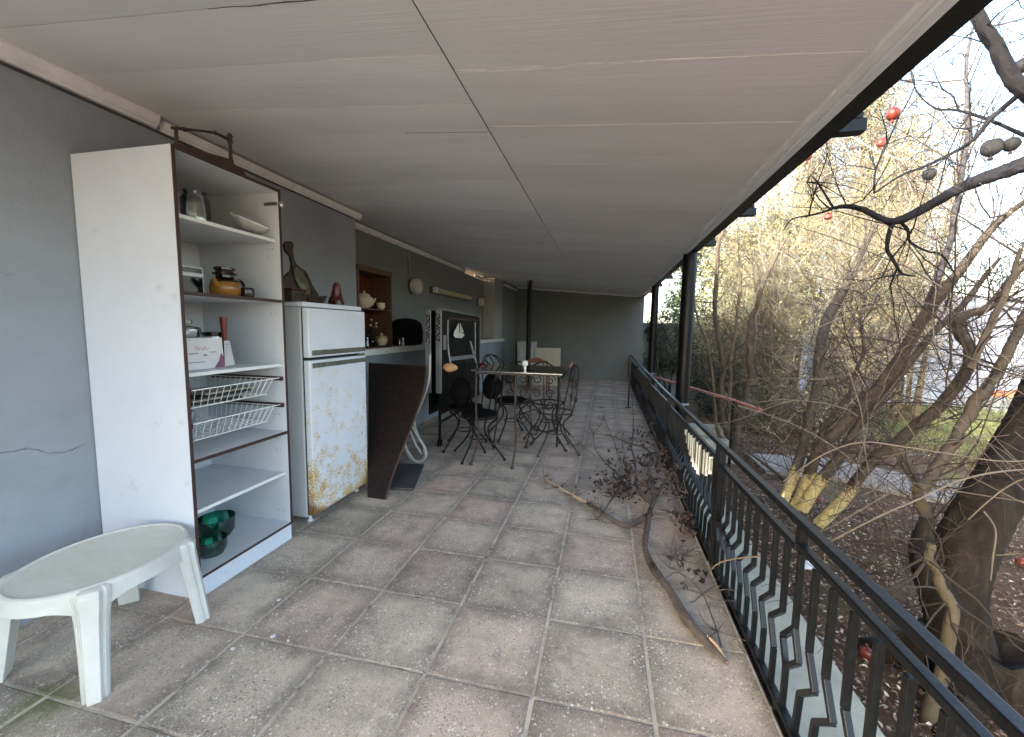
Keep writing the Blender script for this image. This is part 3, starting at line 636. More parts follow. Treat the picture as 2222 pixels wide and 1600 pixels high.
# ------------------------------------------------------------------ railing
XR = 0.70
rl = thing('balcony_railing', 'black iron balcony railing with bent zigzag balusters along the porch edge', 'railing', (XR, 4.5, 0.0))
def ztop(y): return 0.80 - 0.011 * y
q = MB(); q.bar((XR, -0.9, ztop(-0.9)), (XR, 5.0, ztop(5.0)), 0.032, 0.028); q.bar((XR, 5.0, ztop(5.0)), (XR, 12.15, 0.735), 0.032, 0.028); build(q, 'top_rail', 'rail', rl, bevel=0.003)
for a, b, za, zb in ((-0.9, 1.565, 0.752, 0.705), (1.575, 2.57, 0.690, 0.660), (2.66, 4.66, 0.682, 0.640), (4.72, 6.7, 0.66, 0.62), (6.75, 9.2, 0.655, 0.62), (9.25, 12.1, 0.65, 0.62)):
    q = MB(); q.bar((XR - 0.004, a, za), (XR - 0.004, b, zb), 0.028, 0.024); build(q, 'second_rail', 'rail', rl, bevel=0.003)
for a, b in ((-0.9, 1.615), (1.635, 2.57), (2.66, 4.66), (4.72, 6.7), (6.75, 12.1)):
    q = MB(); q.bar((XR - 0.006, a, 0.045), (XR - 0.006, b, 0.045), 0.030, 0.026); build(q, 'bottom_rail', 'rail', rl, bevel=0.003)
    q = MB(); q.bar((XR - 0.020, a, 0.0145), (XR - 0.020, b, 0.0145), 0.02, 0.012); build(q, 'floor_bar', 'rail', rl, bevel=0.002)
for y, w_ in ((2.592, 0.040), (2.640, 0.040), (4.69, 0.035), (6.725, 0.035), (9.22, 0.035), (12.13, 0.03)):
    q = MB(); q.box(XR - 0.02, XR + 0.018, y - w_ / 2, y + w_ / 2, 0.0, ztop(y) - 0.012); build(q, 'rail_post', 'rail', rl, bevel=0.003)
for y in (1.572, 0.0, 3.66, 5.7): 
    q = MB(); q.box(XR - 0.014, XR + 0.014, y - 0.014, y + 0.014, 0.68, ztop(y) - 0.012); build(q, 'spacer', 'rail', rl)
q = MB(); q.box(XR - 0.022, XR + 0.012, 1.606, 1.644, 0.0, 0.062); build(q, 'foot', 'rail', rl, bevel=0.003)
def zigzag(pts, w=0.019):
    q = MB()
    for a, b in zip(pts[:-1], pts[1:]): q.bar((0, a[0], a[1]), (0, b[0], b[1]), w, w, up=(1, 0, 0))
    return q
def bal(pts, name='baluster'):
    key = name + str(pts)
    if key not in BAL:
        q = zigzag(pts); BAL[key] = q
    return BAL[key]
BAL = {}
LEFT = [(0, 0.72), (0, 0.392), (0.098, 0.300), (0.046, 0.205), (0.048, 0.055)]
RIGHT = [(0, 0.72), (0, 0.395), (-0.056, 0.302), (0.032, 0.214), (0.046, 0.055)]
mid = [(0, 0.72), (0, 0.40), (-0.046, 0.306), (0.042, 0.215), (0.044, 0.055)]
meshes = {}
def put(kind, pts, y, ztp):
    key = (kind, round(ztp, 2))
    if key not in meshes:
        q = zigzag([(pts[0][0], ztp)] + pts[1:])
        o = build(q, 'baluster', 'rail', rl, local=True, bevel=0.0015); meshes[key] = o
    else:
        o = meshes[key].copy(); COL.objects.link(o); o.parent = rl
    o.location = (XR - XR - 0.004, y - 4.5, 0.0)
def panel(y0, y1, yc, za, zb, step=0.105):
    def zt(y): return za + (zb - za) * (y - y0) / (y1 - y0) - 0.011
    k = 1
    while yc + k * step < y1 - 0.04: put('L', LEFT, yc + k * step, zt(yc + k * step)); k += 1
    k = 1
    while yc - k * step > y0 + 0.03: put('R', RIGHT, yc - k * step, zt(yc - k * step)); k += 1
    put('M', mid, yc, zt(yc))
    q = zigzag([(yc + 0.0, 0.40), (yc + 0.085, 0.305), (yc + 0.040, 0.215)]); build(MB().add([(v[0] + XR - 0.004, v[1], v[2]) for v in q.v], q.f), 'loop_bar', 'rail', rl)
panel(-0.5, 2.55, 1.555, 0.745, 0.665)
for a, b in ((2.68, 4.66), (4.72, 6.70), (6.76, 9.18), (9.26, 12.1)): panel(a, b, (a + b) / 2, 0.675, 0.635)
M['sunpatch_cream'] = simple('painted sun patch cream', (0.60, 0.585, 0.48), 0.5, var=0.15, scale=20)  # cream colour standing in for sun on the balusters, on added slats
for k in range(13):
    y = 2.76 + 0.075 * k; q = MB(); q.box(XR - 0.0155, XR + 0.008, y - 0.016, y + 0.016, 0.60 - 0.17 * math.sin(math.pi * (k + 0.8) / 13.5) - rng.uniform(0, 0.03), 0.638 - 0.002 * k); build(q, 'sun_patch_slat', 'sunpatch_cream', rl)
for a, b in (((2.572, 0.29), (2.335, 0.29)), ((2.68, 0.29), (2.79, 0.29))):
    q = MB(); q.bar((XR, a[0], 0.335 if a[0] < 2.6 else 0.3), (XR, b[0], 0.285), 0.014, 0.014); build(q, 'stub_bar', 'rail', rl)
# lone upright in front of the far slab
q = MB(); q.bar((0.455, 7.86, 0.012), (0.462, 7.86, 0.97), 0.028, 0.028); q.box(0.40, 0.51, 7.81, 7.91, 0.0, 0.012)
tag(build(q, 'iron_upright', 'rail', loc=(0.455, 7.86, 0), bevel=0.003), 'slim black iron upright on a foot plate inside the far railing', 'upright')
# pink red handrail of the garden steps
hr = thing('step_handrail', 'peeling pink red handrail of the garden steps beyond the posts', 'handrail', (1.2, 6.5, GZ))
a, b = Vector((0.851,8.400,0.567)), Vector((1.735,5.900,0.525)); c_ = Vector((1.881,5.500,0.499))
q = MB(); q.tube([a, b, c_], 0.024, 10); build(q, 'rail_pipe', 'handrail', hr, smooth=True)
for p_ in (Vector((1.688,5.900,0.547)), a + (b - a) * 0.32):
    q = MB(); q.tube([(p_.x, p_.y, GZ), (p_.x, p_.y, p_.z - 0.02)], 0.02, 8); build(q, 'support', 'black', hr, smooth=True)
st = MB()
for k in range(3): st.box(1.07 + k * 0.0, 1.9, 6.3 + k * 0.32, 6.3 + 0.32 * (k + 1), GZ + 0.0, GZ + 0.12 * (k + 1))
struct(build(st, 'garden_steps', 'concrete', bevel=0.01))
# ------------------------------------------------------------------ tall white cabinet
cab = thing('tall_cabinet', 'tall open white cabinet with brown edging, shelves and wire baskets', 'cabinet', (-2.36, 1.93, 0))
CX0, CX1, CY0, CY1, CZT = -2.675, -2.03, 1.60, 2.265, 2.292
TH = 0.018
q = MB(); q.box(CX0, CX1 - 0.0035, CY0, CY0 + TH, 0.108, CZT); build(q, 'side_panel', 'laminate', cab, bevel=0.001)
q = MB(); q.box(CX0, CX1 - 0.0035, CY1 - TH, CY1, 0.108, CZT); build(q, 'side_panel', 'laminate_in', cab, bevel=0.001)
q = MB(); q.box(CX0 + 0.001, CX1 - 0.0035, CY0 + TH + 0.0005, CY1 - TH - 0.0005, CZT - TH, CZT - 0.001); build(q, 'top_panel', 'laminate_in', cab)
q = MB(); q.box(CX0, CX0 + 0.006, CY0 + TH + 0.0005, CY1 - TH - 0.0005, 0.12, CZT - TH - 0.001); build(q, 'back_panel', 'laminate_in', cab)
q = MB(); q.box(CX0 + 0.01, CX1 - 0.0035, CY0 + TH + 0.0005, CY1 - TH - 0.0005, 0.108, 0.126); build(q, 'bottom_panel', 'laminate_in', cab)
q = MB(); q.box(CX0 + 0.02, CX1 - 0.012, CY0 + 0.004, CY1 - 0.004, 0.0, 0.106); build(q, 'plinth', 'laminate', cab, bevel=0.001)
def edge(x0, x1, y0, y1, z0, z1, m='edge', name='edge_trim'):
    q = MB(); q.box(x0, x1, y0, y1, z0, z1); return build(q, name, m, cab, bevel=0.0008)
edge(CX1 - 0.003, CX1, CY0, CY0 + TH, 0.108, CZT); edge(CX1 - 0.003, CX1, CY1 - TH, CY1, 0.108, CZT)
edge(CX1 - 0.003, CX1, CY0 + TH + .0005, CY1 - TH - .0005, CZT - TH, CZT); edge(CX1 - 0.003, CX1, CY0 + TH + .0005, CY1 - TH - .0005, 0.108, 0.124)
def shelf(z, brown, x1=CX1 - 0.006):
    q = MB(); q.box(CX0 + 0.007, x1 - 0.0035, CY0 + TH + 0.001, CY1 - TH - 0.001, z - 0.018, z); build(q, 'shelf', 'laminate_in', cab)
    edge(x1 - 0.003, x1, CY0 + TH + 0.001, CY1 - TH - 0.001, z - 0.0185, z + 0.0005, 'edge' if brown else 'whiteedge', 'shelf_edge')
shelf(1.985, False, CX1 - 0.03); shelf(1.608, True, CX1 - 0.001); shelf(1.198, False, CX1 - 0.02); shelf(0.752, True, CX1 - 0.001); shelf(0.470, False, CX1 - 0.03)
for z in (1.93, 1.885, 1.52, 0.70, 0.62, 0.86, 0.20):
    for dx in (0.06, 0.09):
        q = MB(); q.lathe([(0.003, 0), (0.003, 0.002)], (CX1 - dx, CY1 - TH - 0.002, z), 8, 'Y'); build(q, 'peg_hole', 'gasket', cab)
for zc in (1.100, 0.925):
    q = MB(); q.box(CX0 + 0.06, CX1 - 0.015, CY1 - TH - 0.018, CY1 - TH - 0.001, zc - 0.012, zc + 0.014); build(q, 'basket_runner', 'edge', cab)
    q = MB(); q.box(CX0 + 0.06, CX1 - 0.015, CY0 + TH + 0.001, CY0 + TH + 0.018, zc - 0.012, zc + 0.014); build(q, 'basket_runner', 'edge', cab)
    bk_ = bpy.data.objects.new('wire_basket', None)
    x0, x1, y0, y1 = CX0 + 0.08, CX1 - 0.03, CY0 + TH + 0.03, CY1 - TH - 0.05; zt, zb = zc + 0.006, zc - 0.092; i_ = 0.035
    f = MB(); rt = [(x0, y0, zt), (x1, y0, zt), (x1, y1, zt), (x0, y1, zt)]; rb = [(x0 + i_, y0 + i_ * .4, zb), (x1 - i_, y0 + i_ * .4, zb), (x1 - i_, y1 - i_, zb), (x0 + i_, y1 - i_, zb)]
    for ring, rr in ((rt, 0.0035), (rb, 0.0028)):
        for k in range(4): f.tube([ring[k], ring[(k + 1) % 4]], rr, 6)
    f.tube([(x1, y1, zt), (x1, CY1 - TH - 0.02, zt)], 0.003, 6)
    bo = build(f, 'wire_basket', 'wire', cab, smooth=True)
    v = MB()
    for k in range(13):
        t = (k + 0.5) / 13; ya = y0 + (y1 - y0) * t; yb = rb[0][1] + (rb[2][1] - rb[0][1]) * t; xa = x0 + (x1 - x0) * t; xb = rb[0][0] + (rb[1][0] - rb[0][0]) * t
        v.tube([(x1, ya, zt), (x1 - i_, yb, zb), (x0 + i_, yb, zb), (x0, ya, zt)], 0.0018, 5)
        v.tube([(xa, y0, zt), (xb, rb[0][1], zb), (xb, rb[2][1], zb), (xa, y1, zt)], 0.0018, 5)
    build(v, 'wires', 'wire', bo, smooth=True)
# hinge
q = MB(); q.box(CX1 - 0.10, CX1 - 0.01, CY1 - TH - 0.012, CY1 - TH - 0.001, 2.196, 2.212); h = build(q, 'hinge', 'strip', cab)
q = MB(); q.lathe([(0.004, 0), (0.019, 0.003), (0.019, 0.011), (0.010, 0.013), (0.006, 0.020)], (CX1 + 0.002, CY1 - 0.004, 2.204), 16, 'X'); build(q, 'hinge_cup', 'chrome', h, smooth=True)
# items on shelves
q = MB(); c = (-2.30, 1.93, 1.986)
q.lathe([(0.062, 0), (0.066, 0.004), (0.070, 0.05), (0.070, 0.16), (0.055, 0.185), (0.050, 0.19), (0.054, 0.20), (0.057, 0.205), (0.054, 0.205), (0.047, 0.19), (0.066, 0.155), (0.066, 0.055), (0.060, 0.008)], c, 24)
tag(build(q, 'glass_jar', 'glass', loc=c, smooth=True), 'clear glass jar at the near end of the cabinet\'s top shelf', 'jar')
c = (-2.20, 2.185, 1.987)
t = thing('scalloped_dish', 'flowered white scalloped dish propped on the cabinet top shelf', 'dish', c)
q = MB(); rings = []
for r_, h in ((0.02, 0.0), (0.06, 0.004), (0.10, 0.03), (0.125, 0.055), (0.123, 0.062), (0.098, 0.037), (0.058, 0.012), (0.018, 0.008)):
    rings.append([Vector((r_ * (1 + 0.06 * math.sin(9 * a) * (r_ > 0.08)) * math.cos(a) * 0.8, r_ * (1 + 0.06 * math.sin(9 * a) * (r_ > 0.08)) * math.sin(a), h)) for a in [2 * math.pi * k / 54 for k in range(54)]])
rm = Matrix.Rotation(R(-6), 4, 'X') @ Matrix.Rotation(R(20), 4, 'Y')
q.loft([[rm @ p + Vector((0, 0, 0.045)) for p in r_] for r_ in rings]); build(q, 'dish_body', 'porcelain', t, smooth=True, local=True)
q = MB()
for k in range(7):
    a = R(-40 + 24 * k); p = rm @ Vector((0.108 * math.cos(a) * 0.8, 0.108 * math.sin(a), 0.047)) + Vector((0, 0, 0.045)); q.lathe([(0.001, 0), (0.007, 0.001), (0.001, 0.003)], p, 7)
build(q, 'flower_print', 'inkpurple', t, local=True)
# white and black electric panel
c = (-2.22, 1.835, 1.609)
t = thing('small_appliance', 'small white framed appliance with two black panes beside the amber teapot', 'appliance', c)
q = MB(); q.box(-2.34, -2.245, 1.765, 1.908, 1.610, 1.765); build(q, 'casing', 'whiteedge', t, bevel=0.004)
q = MB(); q.box(-2.244, -2.242, 1.775, 1.898, 1.624, 1.710); build(q, 'pane', 'panelblack', t)
q = MB(); q.box(-2.244, -2.242, 1.775, 1.898, 1.730, 1.756); build(q, 'pane', 'panelblack', t)
# amber teapot
c = (-2.20, 2.0, 1.609)
t = thing('amber_teapot', 'squat amber and dark brown glazed teapot with painted leaves', 'teapot', c)
q = MB(); q.lathe([(0.05, 0), (0.066, 0.004), (0.078, 0.02), (0.080, 0.05), (0.076, 0.078), (0.070, 0.085)], c, 28); build(q, 'pot_body', 'amber', t, smooth=True)
q = MB(); q.lathe([(0.0705, 0.085), (0.074, 0.092), (0.060, 0.105), (0.045, 0.112), (0.045, 0.125), (0.06, 0.128), (0.062, 0.136), (0.045, 0.140), (0.047, 0.152), (0.054, 0.156), (0.054, 0.168), (0.03, 0.174), (0.0, 0.175)], c, 28); build(q, 'lid', 'brownglaze', t, smooth=True)
q = MB(); q.tube([(c[0], c[1] + 0.066, c[2] + 0.10), (c[0], c[1] + 0.105, c[2] + 0.105), (c[0], c[1] + 0.128, c[2] + 0.075), (c[0], c[1] + 0.118, c[2] + 0.04), (c[0], c[1] + 0.09, c[2] + 0.03)], 0.009, 8, 5); build(q, 'handle', 'brownglaze', t, smooth=True)
q = MB(); q.tube([(c[0] + 0.02, c[1] - 0.06, c[2] + 0.05), (c[0] + 0.03, c[1] - 0.09, c[2] + 0.08), (c[0] + 0.035, c[1] - 0.10, c[2] + 0.10)], [0.02, 0.013, 0.01], 10, 3); build(q, 'spout', 'amber', t, smooth=True)
c = (-2.13, 2.085, 1.609)
q = MB(); q.lathe([(0.026, 0), (0.034, 0.004), (0.038, 0.03), (0.034, 0.058), (0.030, 0.06), (0.034, 0.028), (0.024, 0.008)], c, 20)
tag(build(q, 'glazed_cup', 'brownglaze', loc=c, smooth=True), 'little dark brown glazed cup tucked under the teapot handle', 'cup')
# sugar bowl and pot on the printed box
box = thing('printed_carton', 'white printed household carton with open dark end on the middle shelf', 'box', (-2.2, 1.85, 1.199))
bx0, bx1 = -2.36, -2.15
pts = [(-2.160,1.719,1.363), (-2.160,1.932,1.360), (-2.140,1.923,1.206), (-2.140,1.693,1.214)]
q = MB(); q.prism([(bx1, 1.70, 1.200), (bx1, 1.925, 1.200), (bx1, 1.915, 1.372), (bx1, 1.70, 1.372)], (-0.17, 0.0, 0)); build(q, 'carton', 'cardboard', box, bevel=0.001)
q = MB(); q.prism([(bx1 + 0.001, 1.926, 1.202), (bx1 + 0.001, 1.928, 1.352), (bx1 - 0.06, 2.02, 1.350), (bx1 - 0.045, 2.035, 1.205)], (-0.002, 0.001, 0)); build(q, 'end_flap', 'cardboard', box)
q = MB(); q.box(bx1 - 0.165, bx1 - 0.01, 1.9155, 1.9175, 1.22, 1.362); build(q, 'dark_opening', 'gasket', box)
q = MB()
for k, (y0, z0, w_, h_) in enumerate(((1.72, 1.285, 0.05, 0.006), (1.715, 1.238, 0.09, 0.005), (1.80, 1.272, 0.02, 0.010), (1.84, 1.29, 0.035, 0.004), (1.72, 1.36, 0.01, 0.004))):
    q.box(bx1 + 0.0005, bx1 + 0.0015, y0, y0 + w_, z0, z0 + h_)
for k in range(7): q.bar((bx1 - 0.006 - 0.0, 1.945, 1.33 - k * 0.012), (bx1 - 0.045, 2.0 - 0.002 * k, 1.331 - k * 0.012), 0.0035, 0.003)
build(q, 'grey_print', 'inkgrey', box)
q = MB(); q.tube([(bx1 + 0.001, 1.765, 1.305), (bx1 + 0.001, 1.755, 1.32), (bx1 + 0.001, 1.770, 1.326), (bx1 + 0.001, 1.775, 1.308), (bx1 + 0.001, 1.785, 1.32), (bx1 + 0.001, 1.80, 1.305), (bx1 + 0.001, 1.81, 1.325), (bx1 + 0.001, 1.82, 1.306), (bx1 + 0.001, 1.835, 1.318)], 0.0014, 4, 3); build(q, 'red_squiggle', 'inkred', box)
q = MB(); q.prism([(bx1 + 0.0008, 1.86, 1.202), (bx1 + 0.0008, 1.924, 1.202), (bx1 + 0.0008, 1.921, 1.262), (bx1 + 0.0008, 1.905, 1.285), (bx1 + 0.0008, 1.89, 1.24)], (0.0006, 0, 0)); build(q, 'plum_print', 'inkpurple', box)
c = (-2.24, 1.80, 1.373)
t = thing('sugar_bowl', 'lidded clear glass sugar bowl on top of the white carton', 'bowl', c)
q = MB(); q.lathe([(0.035, 0), (0.05, 0.004), (0.056, 0.03), (0.054, 0.045)], c, 22); build(q, 'bowl_body', 'glass', t, smooth=True)
q = MB(); q.lathe([(0.056, 0.0455), (0.05, 0.056), (0.02, 0.062), (0.008, 0.066), (0.008, 0.072), (0.018, 0.080), (0.018, 0.092), (0.008, 0.1)], c, 22); build(q, 'lid', 'glass', t, smooth=True)
c = (-2.33, 2.02, 1.199)
t = thing('coffee_pot', 'black banded pot with tall dark red handle behind the carton', 'pot', c)
q = MB(); q.lathe([(0.05, 0), (0.058, 0.01), (0.058, 0.16), (0.05, 0.165)], c, 22); build(q, 'pot_body', 'panelblack', t, smooth=True)
q = MB(); q.lathe([(0.0585, 0.166), (0.060, 0.167), (0.060, 0.176), (0.0585, 0.178)], c, 22); build(q, 'steel_band', 'chrome', t, smooth=True)
q = MB(); q.lathe([(0.058, 0.178), (0.058, 0.20), (0.03, 0.203)], c, 22); build(q, 'rim', 'panelblack', t, smooth=True)
q = MB(); q.lathe([(0.014, 0.13), (0.015, 0.2), (0.021, 0.285), (0.021, 0.292), (0.0, 0.294)], (c[0] + 0.075, c[1] + 0.005, c[2]), 14); build(q, 'handle', 'redhandle', t, smooth=True)
# papers in upper basket, jug in lower
for k in range(4):
    q = MB(); w0 = 1.66 + 0.05 * k; z0 = 1.012 + 0.013 * k; q.box(-2.45 + 0.02 * k, -2.12 - 0.015 * k, w0, w0 + 0.34, z0, z0 + 0.011)
    tag(build(q, 'folded_papers', 'paper' if k % 2 else 'gasket', loc=(-2.3, w0 + .17, z0)), ['bottom folded papers lying in the upper wire basket', 'dark flat tray second from the bottom in the upper basket', 'grey folded papers third up in the upper wire basket', 'dark flat tray on top in the upper wire basket'][3 - k if False else k], 'papers', 'papers in the upper basket')
c = (-2.28, 1.74, 0.836)
q = MB(); q.lathe([(0.04, 0), (0.05, 0.01), (0.06, 0.08), (0.066, 0.15), (0.063, 0.15), (0.057, 0.08), (0.045, 0.012)], c, 20); q.tube([(c[0], c[1] + .06, c[2] + .13), (c[0], c[1] + .1, c[2] + .11), (c[0], c[1] + .09, c[2] + .05), (c[0], c[1] + .055, c[2] + .04)], 0.006, 6, 4)
tag(build(q, 'glass_jug', 'glass', loc=c, smooth=True), 'clear glass jug in the lower wire basket', 'jug')
# green glass bowls
for c, s_, lb in (((-2.33, 1.97, 0.127), 1.25, 'larger green glass bowl at the back of the cabinet floor'), ((-2.17, 1.80, 0.127), 0.95, 'smaller green glass bowl half hidden by the cabinet side')):
    q = MB(); q.lathe([(0.045 * s_, 0), (0.06 * s_, 0.004), (0.078 * s_, 0.04), (0.082 * s_, 0.10 * s_), (0.078 * s_, 0.10 * s_), (0.073 * s_, 0.042), (0.05 * s_, 0.01)], c, 26)
    tag(build(q, 'glass_bowl', 'greenglass', loc=c, smooth=True), lb, 'bowl', 'green glass bowls')
# wooden bracket lamp arm on the cabinet top
t = thing('wooden_bracket', 'reddish brown wooden bracket with upright and crossbar on the cabinet top', 'bracket', (-2.05, 1.8, CZT))
prof = [(1.64, CZT + 0.001), (2.03, CZT + 0.001), (2.03, CZT + 0.012), (2.015, CZT + 0.03), (1.97, CZT + 0.036), (1.93, CZT + 0.058), (1.88, CZT + 0.052), (1.78, CZT + 0.036), (1.68, CZT + 0.026), (1.64, CZT + 0.022)]
q = MB(); q.prism([(-2.045, a, b) for a, b in prof], (-0.02, 0, 0)); build(q, 'base_board', 'edge', t, bevel=0.002)
q = MB(); q.lathe([(0.011, 0), (0.013, 0.02), (0.009, 0.05), (0.009, 0.11), (0.014, 0.125), (0.011, 0.145), (0.016, 0.155), (0.008, 0.17)], (-2.056, 1.945, CZT + 0.03), 10); build(q, 'upright', 'darkwood', t, smooth=True)
q = MB(); q.tube([(-2.056, 1.945, CZT + 0.165), (-2.056, 1.86, CZT + 0.163), (-2.056, 1.80, CZT + 0.145), (-2.056, 1.63, CZT + 0.085)], [0.010, 0.007, 0.006, 0.007], 8); q.lathe([(0.010, 0), (0.008, 0.03), (0.008, 0.07)], (-2.056, 1.65, CZT + 0.015), 8)
for y, z in ((1.69, .105), (1.86, .163)): q.lathe([(0.004, -0.01), (0.013, 0), (0.004, 0.01)], (-2.056, y, CZT + z), 8)
build(q, 'crossbar', 'darkwood', t, smooth=True)

# ------------------------------------------------------------------ fridge
fr = thing('old_fridge', 'old white two door fridge with rust spots on its lower door', 'fridge', (-2.35, 2.82, 0))
FX0, FX1, FY0, FY1 = -2.64, -2.085, 2.462, 3.150
q = MB(); q.box(FX0, FX1, FY0, FY1, 0.045, 1.575); build(q, 'body', 'fridge_body', fr, bevel=0.006)
q = MB(); q.box(FX0, -2.055, FY0 - 0.004, FY1 + 0.006, 1.578, 1.612); build(q, 'top_lid', 'freezer_door', fr, bevel=0.004)
q = MB(); q.box(FX1 + 0.001, FX1 + 0.012, FY0 + 0.012, FY1 - 0.012, 0.06, 1.57); build(q, 'gasket', 'gasket', fr)
q = MB(); q.box(FX1 + 0.014, -2.022, FY0 + 0.003, FY1, 1.222, 1.570); d = build(q, 'freezer_door', 'freezer_door', fr, bevel=0.005)
q = MB(); q.box(-2.0215, -2.017, FY0 + 0.03, FY1 - 0.006, 1.236, 1.272); build(q, 'handle_strip', 'strip', d)
q = MB(); q.box(FX1 + 0.014, -2.022, FY0 + 0.003, FY1, 0.065, 1.200); d = build(q, 'fridge_door', 'fridge_door', fr, bevel=0.005)
q = MB(); q.box(-2.0215, -2.017, FY0 + 0.03, FY1 - 0.006, 1.145, 1.180); build(q, 'handle_strip', 'strip', d)
q = MB(); q.box(-2.0215, -2.016, FY1 - 0.12, FY1 - 0.02, 1.205, 1.216); build(q, 'maker_plate', 'strip', fr)
for y in (FY0 + 0.05, FY1 - 0.06):
    q = MB(); q.lathe([(0.02, 0), (0.022, 0.01), (0.012, 0.012), (0.012, 0.05)], (-2.10, y, 0.0), 10); build(q, 'foot', 'whiteedge', fr)
    q = MB(); q.lathe([(0.02, 0), (0.022, 0.01), (0.012, 0.012), (0.012, 0.05)], (-2.58, y, 0.0), 10); build(q, 'foot', 'whiteedge', fr)
# things on the fridge
t = thing('carved_paddle', 'carved wooden paddle board with oval brass plate leaning on the fridge top', 'paddle board', (-2.3, 2.65, 1.613))
XP = -2.30
outl = [(618,640),(616,606),(622,596),(632,588),(634,574),(630,556),(620,545),(617,531),(622,524),(632,523),(638,530),(636,545),(640,565),(648,580),(664,588),(668,594),(678,618),(692,640),(690,650),(664,652)]
OUT = [(-2.300,2.571,1.669),(-2.300,2.568,1.781),(-2.300,2.597,1.818),(-2.300,2.643,1.851),(-2.300,2.655,1.899),(-2.300,2.640,1.957),(-2.300,2.596,1.986),(-2.300,2.585,2.030),(-2.300,2.609,2.057),(-2.300,2.654,2.070),(-2.300,2.681,2.052),(-2.300,2.669,1.999),(-2.300,2.685,1.934),(-2.300,2.720,1.889),(-2.300,2.798,1.872),(-2.300,2.817,1.853),(-2.300,2.866,1.773),(-2.300,2.938,1.699),(-2.300,2.925,1.661),(-2.300,2.787,1.644)]
def lean(p, k=0.10):
    x_ = p[0] - (p[2] - 1.62) * k + 0.03; f_ = x_ / p[0]; return (x_, p[1] * f_, max(1.45 + (p[2] - 1.45) * f_, 1.613))
q = MB(); q.prism([lean(p) for p in OUT], (-0.018, 0, 0)); build(q, 'board', 'darkwood', t, bevel=0.002)
oc = Vector(lean((-2.300,2.749,1.785))) + Vector((0.035, 0, 0)); q = MB(); rings = []
for s_, dx in ((1.0, 0.0), (1.0, 0.008), (0.88, 0.012), (0.86, 0.006)):
    rings.append([Vector((-2.268 - 0.10 * (oc.z + s_ * 0.118 * math.sin(a) - 1.62) + dx, oc.y + s_ * (0.088 * math.cos(a) * 0.86 - 0.118 * math.sin(a) * -0.42 * -1), oc.z + s_ * (0.118 * math.sin(a)) )) for a in [2 * math.pi * k / 28 for k in range(28)]])
q.loft(rings); build(q, 'oval_frame', 'darkwood', t, smooth=True)
q = MB(); q.loft([[Vector((p.x + 0.001 + e, oc.y + (p.y - oc.y) * f_, oc.z + (p.z - oc.z) * f_)) for p in rings[3]] for e, f_ in ((0, 1.0), (0.004, 0.75), (0.003, 0.5), (0.006, 0.3))]); build(q, 'oval_plate', 'oval', t, smooth=True)
c = (-2.17, 2.49, 1.613)
t = thing('carved_box', 'small dark carved wooden box beside the cabinet on the fridge', 'box', c)
q = MB(); q.box(-2.24, -2.11, 2.425, 2.565, 1.6135, 1.69); build(q, 'box_body', 'darkwood', t, bevel=0.004)
q = MB(); q.box(-2.245, -2.105, 2.42, 2.57, 1.691, 1.706); build(q, 'lid', 'redwood', t, bevel=0.004)
for y in (2.46, 2.53):
    q = MB(); q.lathe([(0.022, 0.0), (0.024, 0.004), (0.016, 0.006), (0.010, 0.003), (0.006, 0.006)], (-2.1095, y, 1.652), 12, 'X'); build(q, 'rosette', 'ironrust', t)
c = (-2.15, 2.70, 1.613)
t = thing('carved_dish', 'boat shaped carved dark dish in front of the paddle board', 'dish', c)
q = MB(); rings = []
for s_, h in ((0.5, 0.0), (0.72, 0.012), (1.0, 0.052), (0.94, 0.054), (0.62, 0.02)):
    rings.append([Vector((c[0] + 0.05 * s_ * math.cos(a), c[1] + 0.125 * s_ * math.sin(a), c[2] + 0.001 + h + 0.012 * abs(math.sin(a)) ** 3 * s_ + 0.003 * math.sin(12 * a))) for a in [2 * math.pi * k / 32 for k in range(32)]])
q.loft(rings); build(q, 'dish_body', 'darkwood', t, smooth=True)
# red animal figurine: one continuous skinned body
def skin(name, pts, edges, rad, m, parent, sub=2):
    me = bpy.data.meshes.new(name); org = WORLD[parent.name]
    me.from_pydata([tuple(Vector(p) - org) for p in pts], edges, []); me.update(); me.materials.append(M[m])
    o = bpy.data.objects.new(name, me); COL.objects.link(o); o.parent = parent
    s_ = o.modifiers.new('skin', 'SKIN'); s_.use_smooth_shade = True
    for i, r_ in enumerate(rad): me.skin_vertices[0].data[i].radius = (r_, r_)
    me.skin_vertices[0].data[0].use_root = True
    o.modifiers.new('sub', 'SUBSURF').levels = sub; o.modifiers['sub'].render_levels = sub; return o
c = Vector((-2.2, 3.02, 1.613))
t = thing('red_figurine', 'dark red glazed sitting animal figurine on the fridge', 'figurine', tuple(c))
P_ = [c + Vector(v) for v in ((0, 0.0, 0.09), (0.01, -0.005, 0.13), (0.015, -0.01, 0.165), (0.03, -0.035, 0.168), (0.02, -0.038, 0.06), (0.03, -0.05, 0.012), (0.02, 0.038, 0.06), (0.03, 0.055, 0.012), (-0.03, 0, 0.05), (-0.045, -0.035, 0.015), (-0.045, 0.035, 0.015), (0.012, 0.022, 0.185), (0.012, -0.030, 0.19))]
skin('body', P_, [(0, 1), (1, 2), (2, 3), (0, 4), (4, 5), (0, 6), (6, 7), (0, 8), (8, 9), (8, 10), (2, 11), (2, 12)], [0.036, 0.034, 0.032, 0.018, 0.017, 0.012, 0.017, 0.012, 0.032, 0.018, 0.018, 0.009, 0.009], 'red', t)
q = MB(); q.box(c.x - 0.05, c.x + 0.045, c.y - 0.065, c.y + 0.075, c.z, c.z + 0.006); build(q, 'base', 'redwood', t, bevel=0.002)

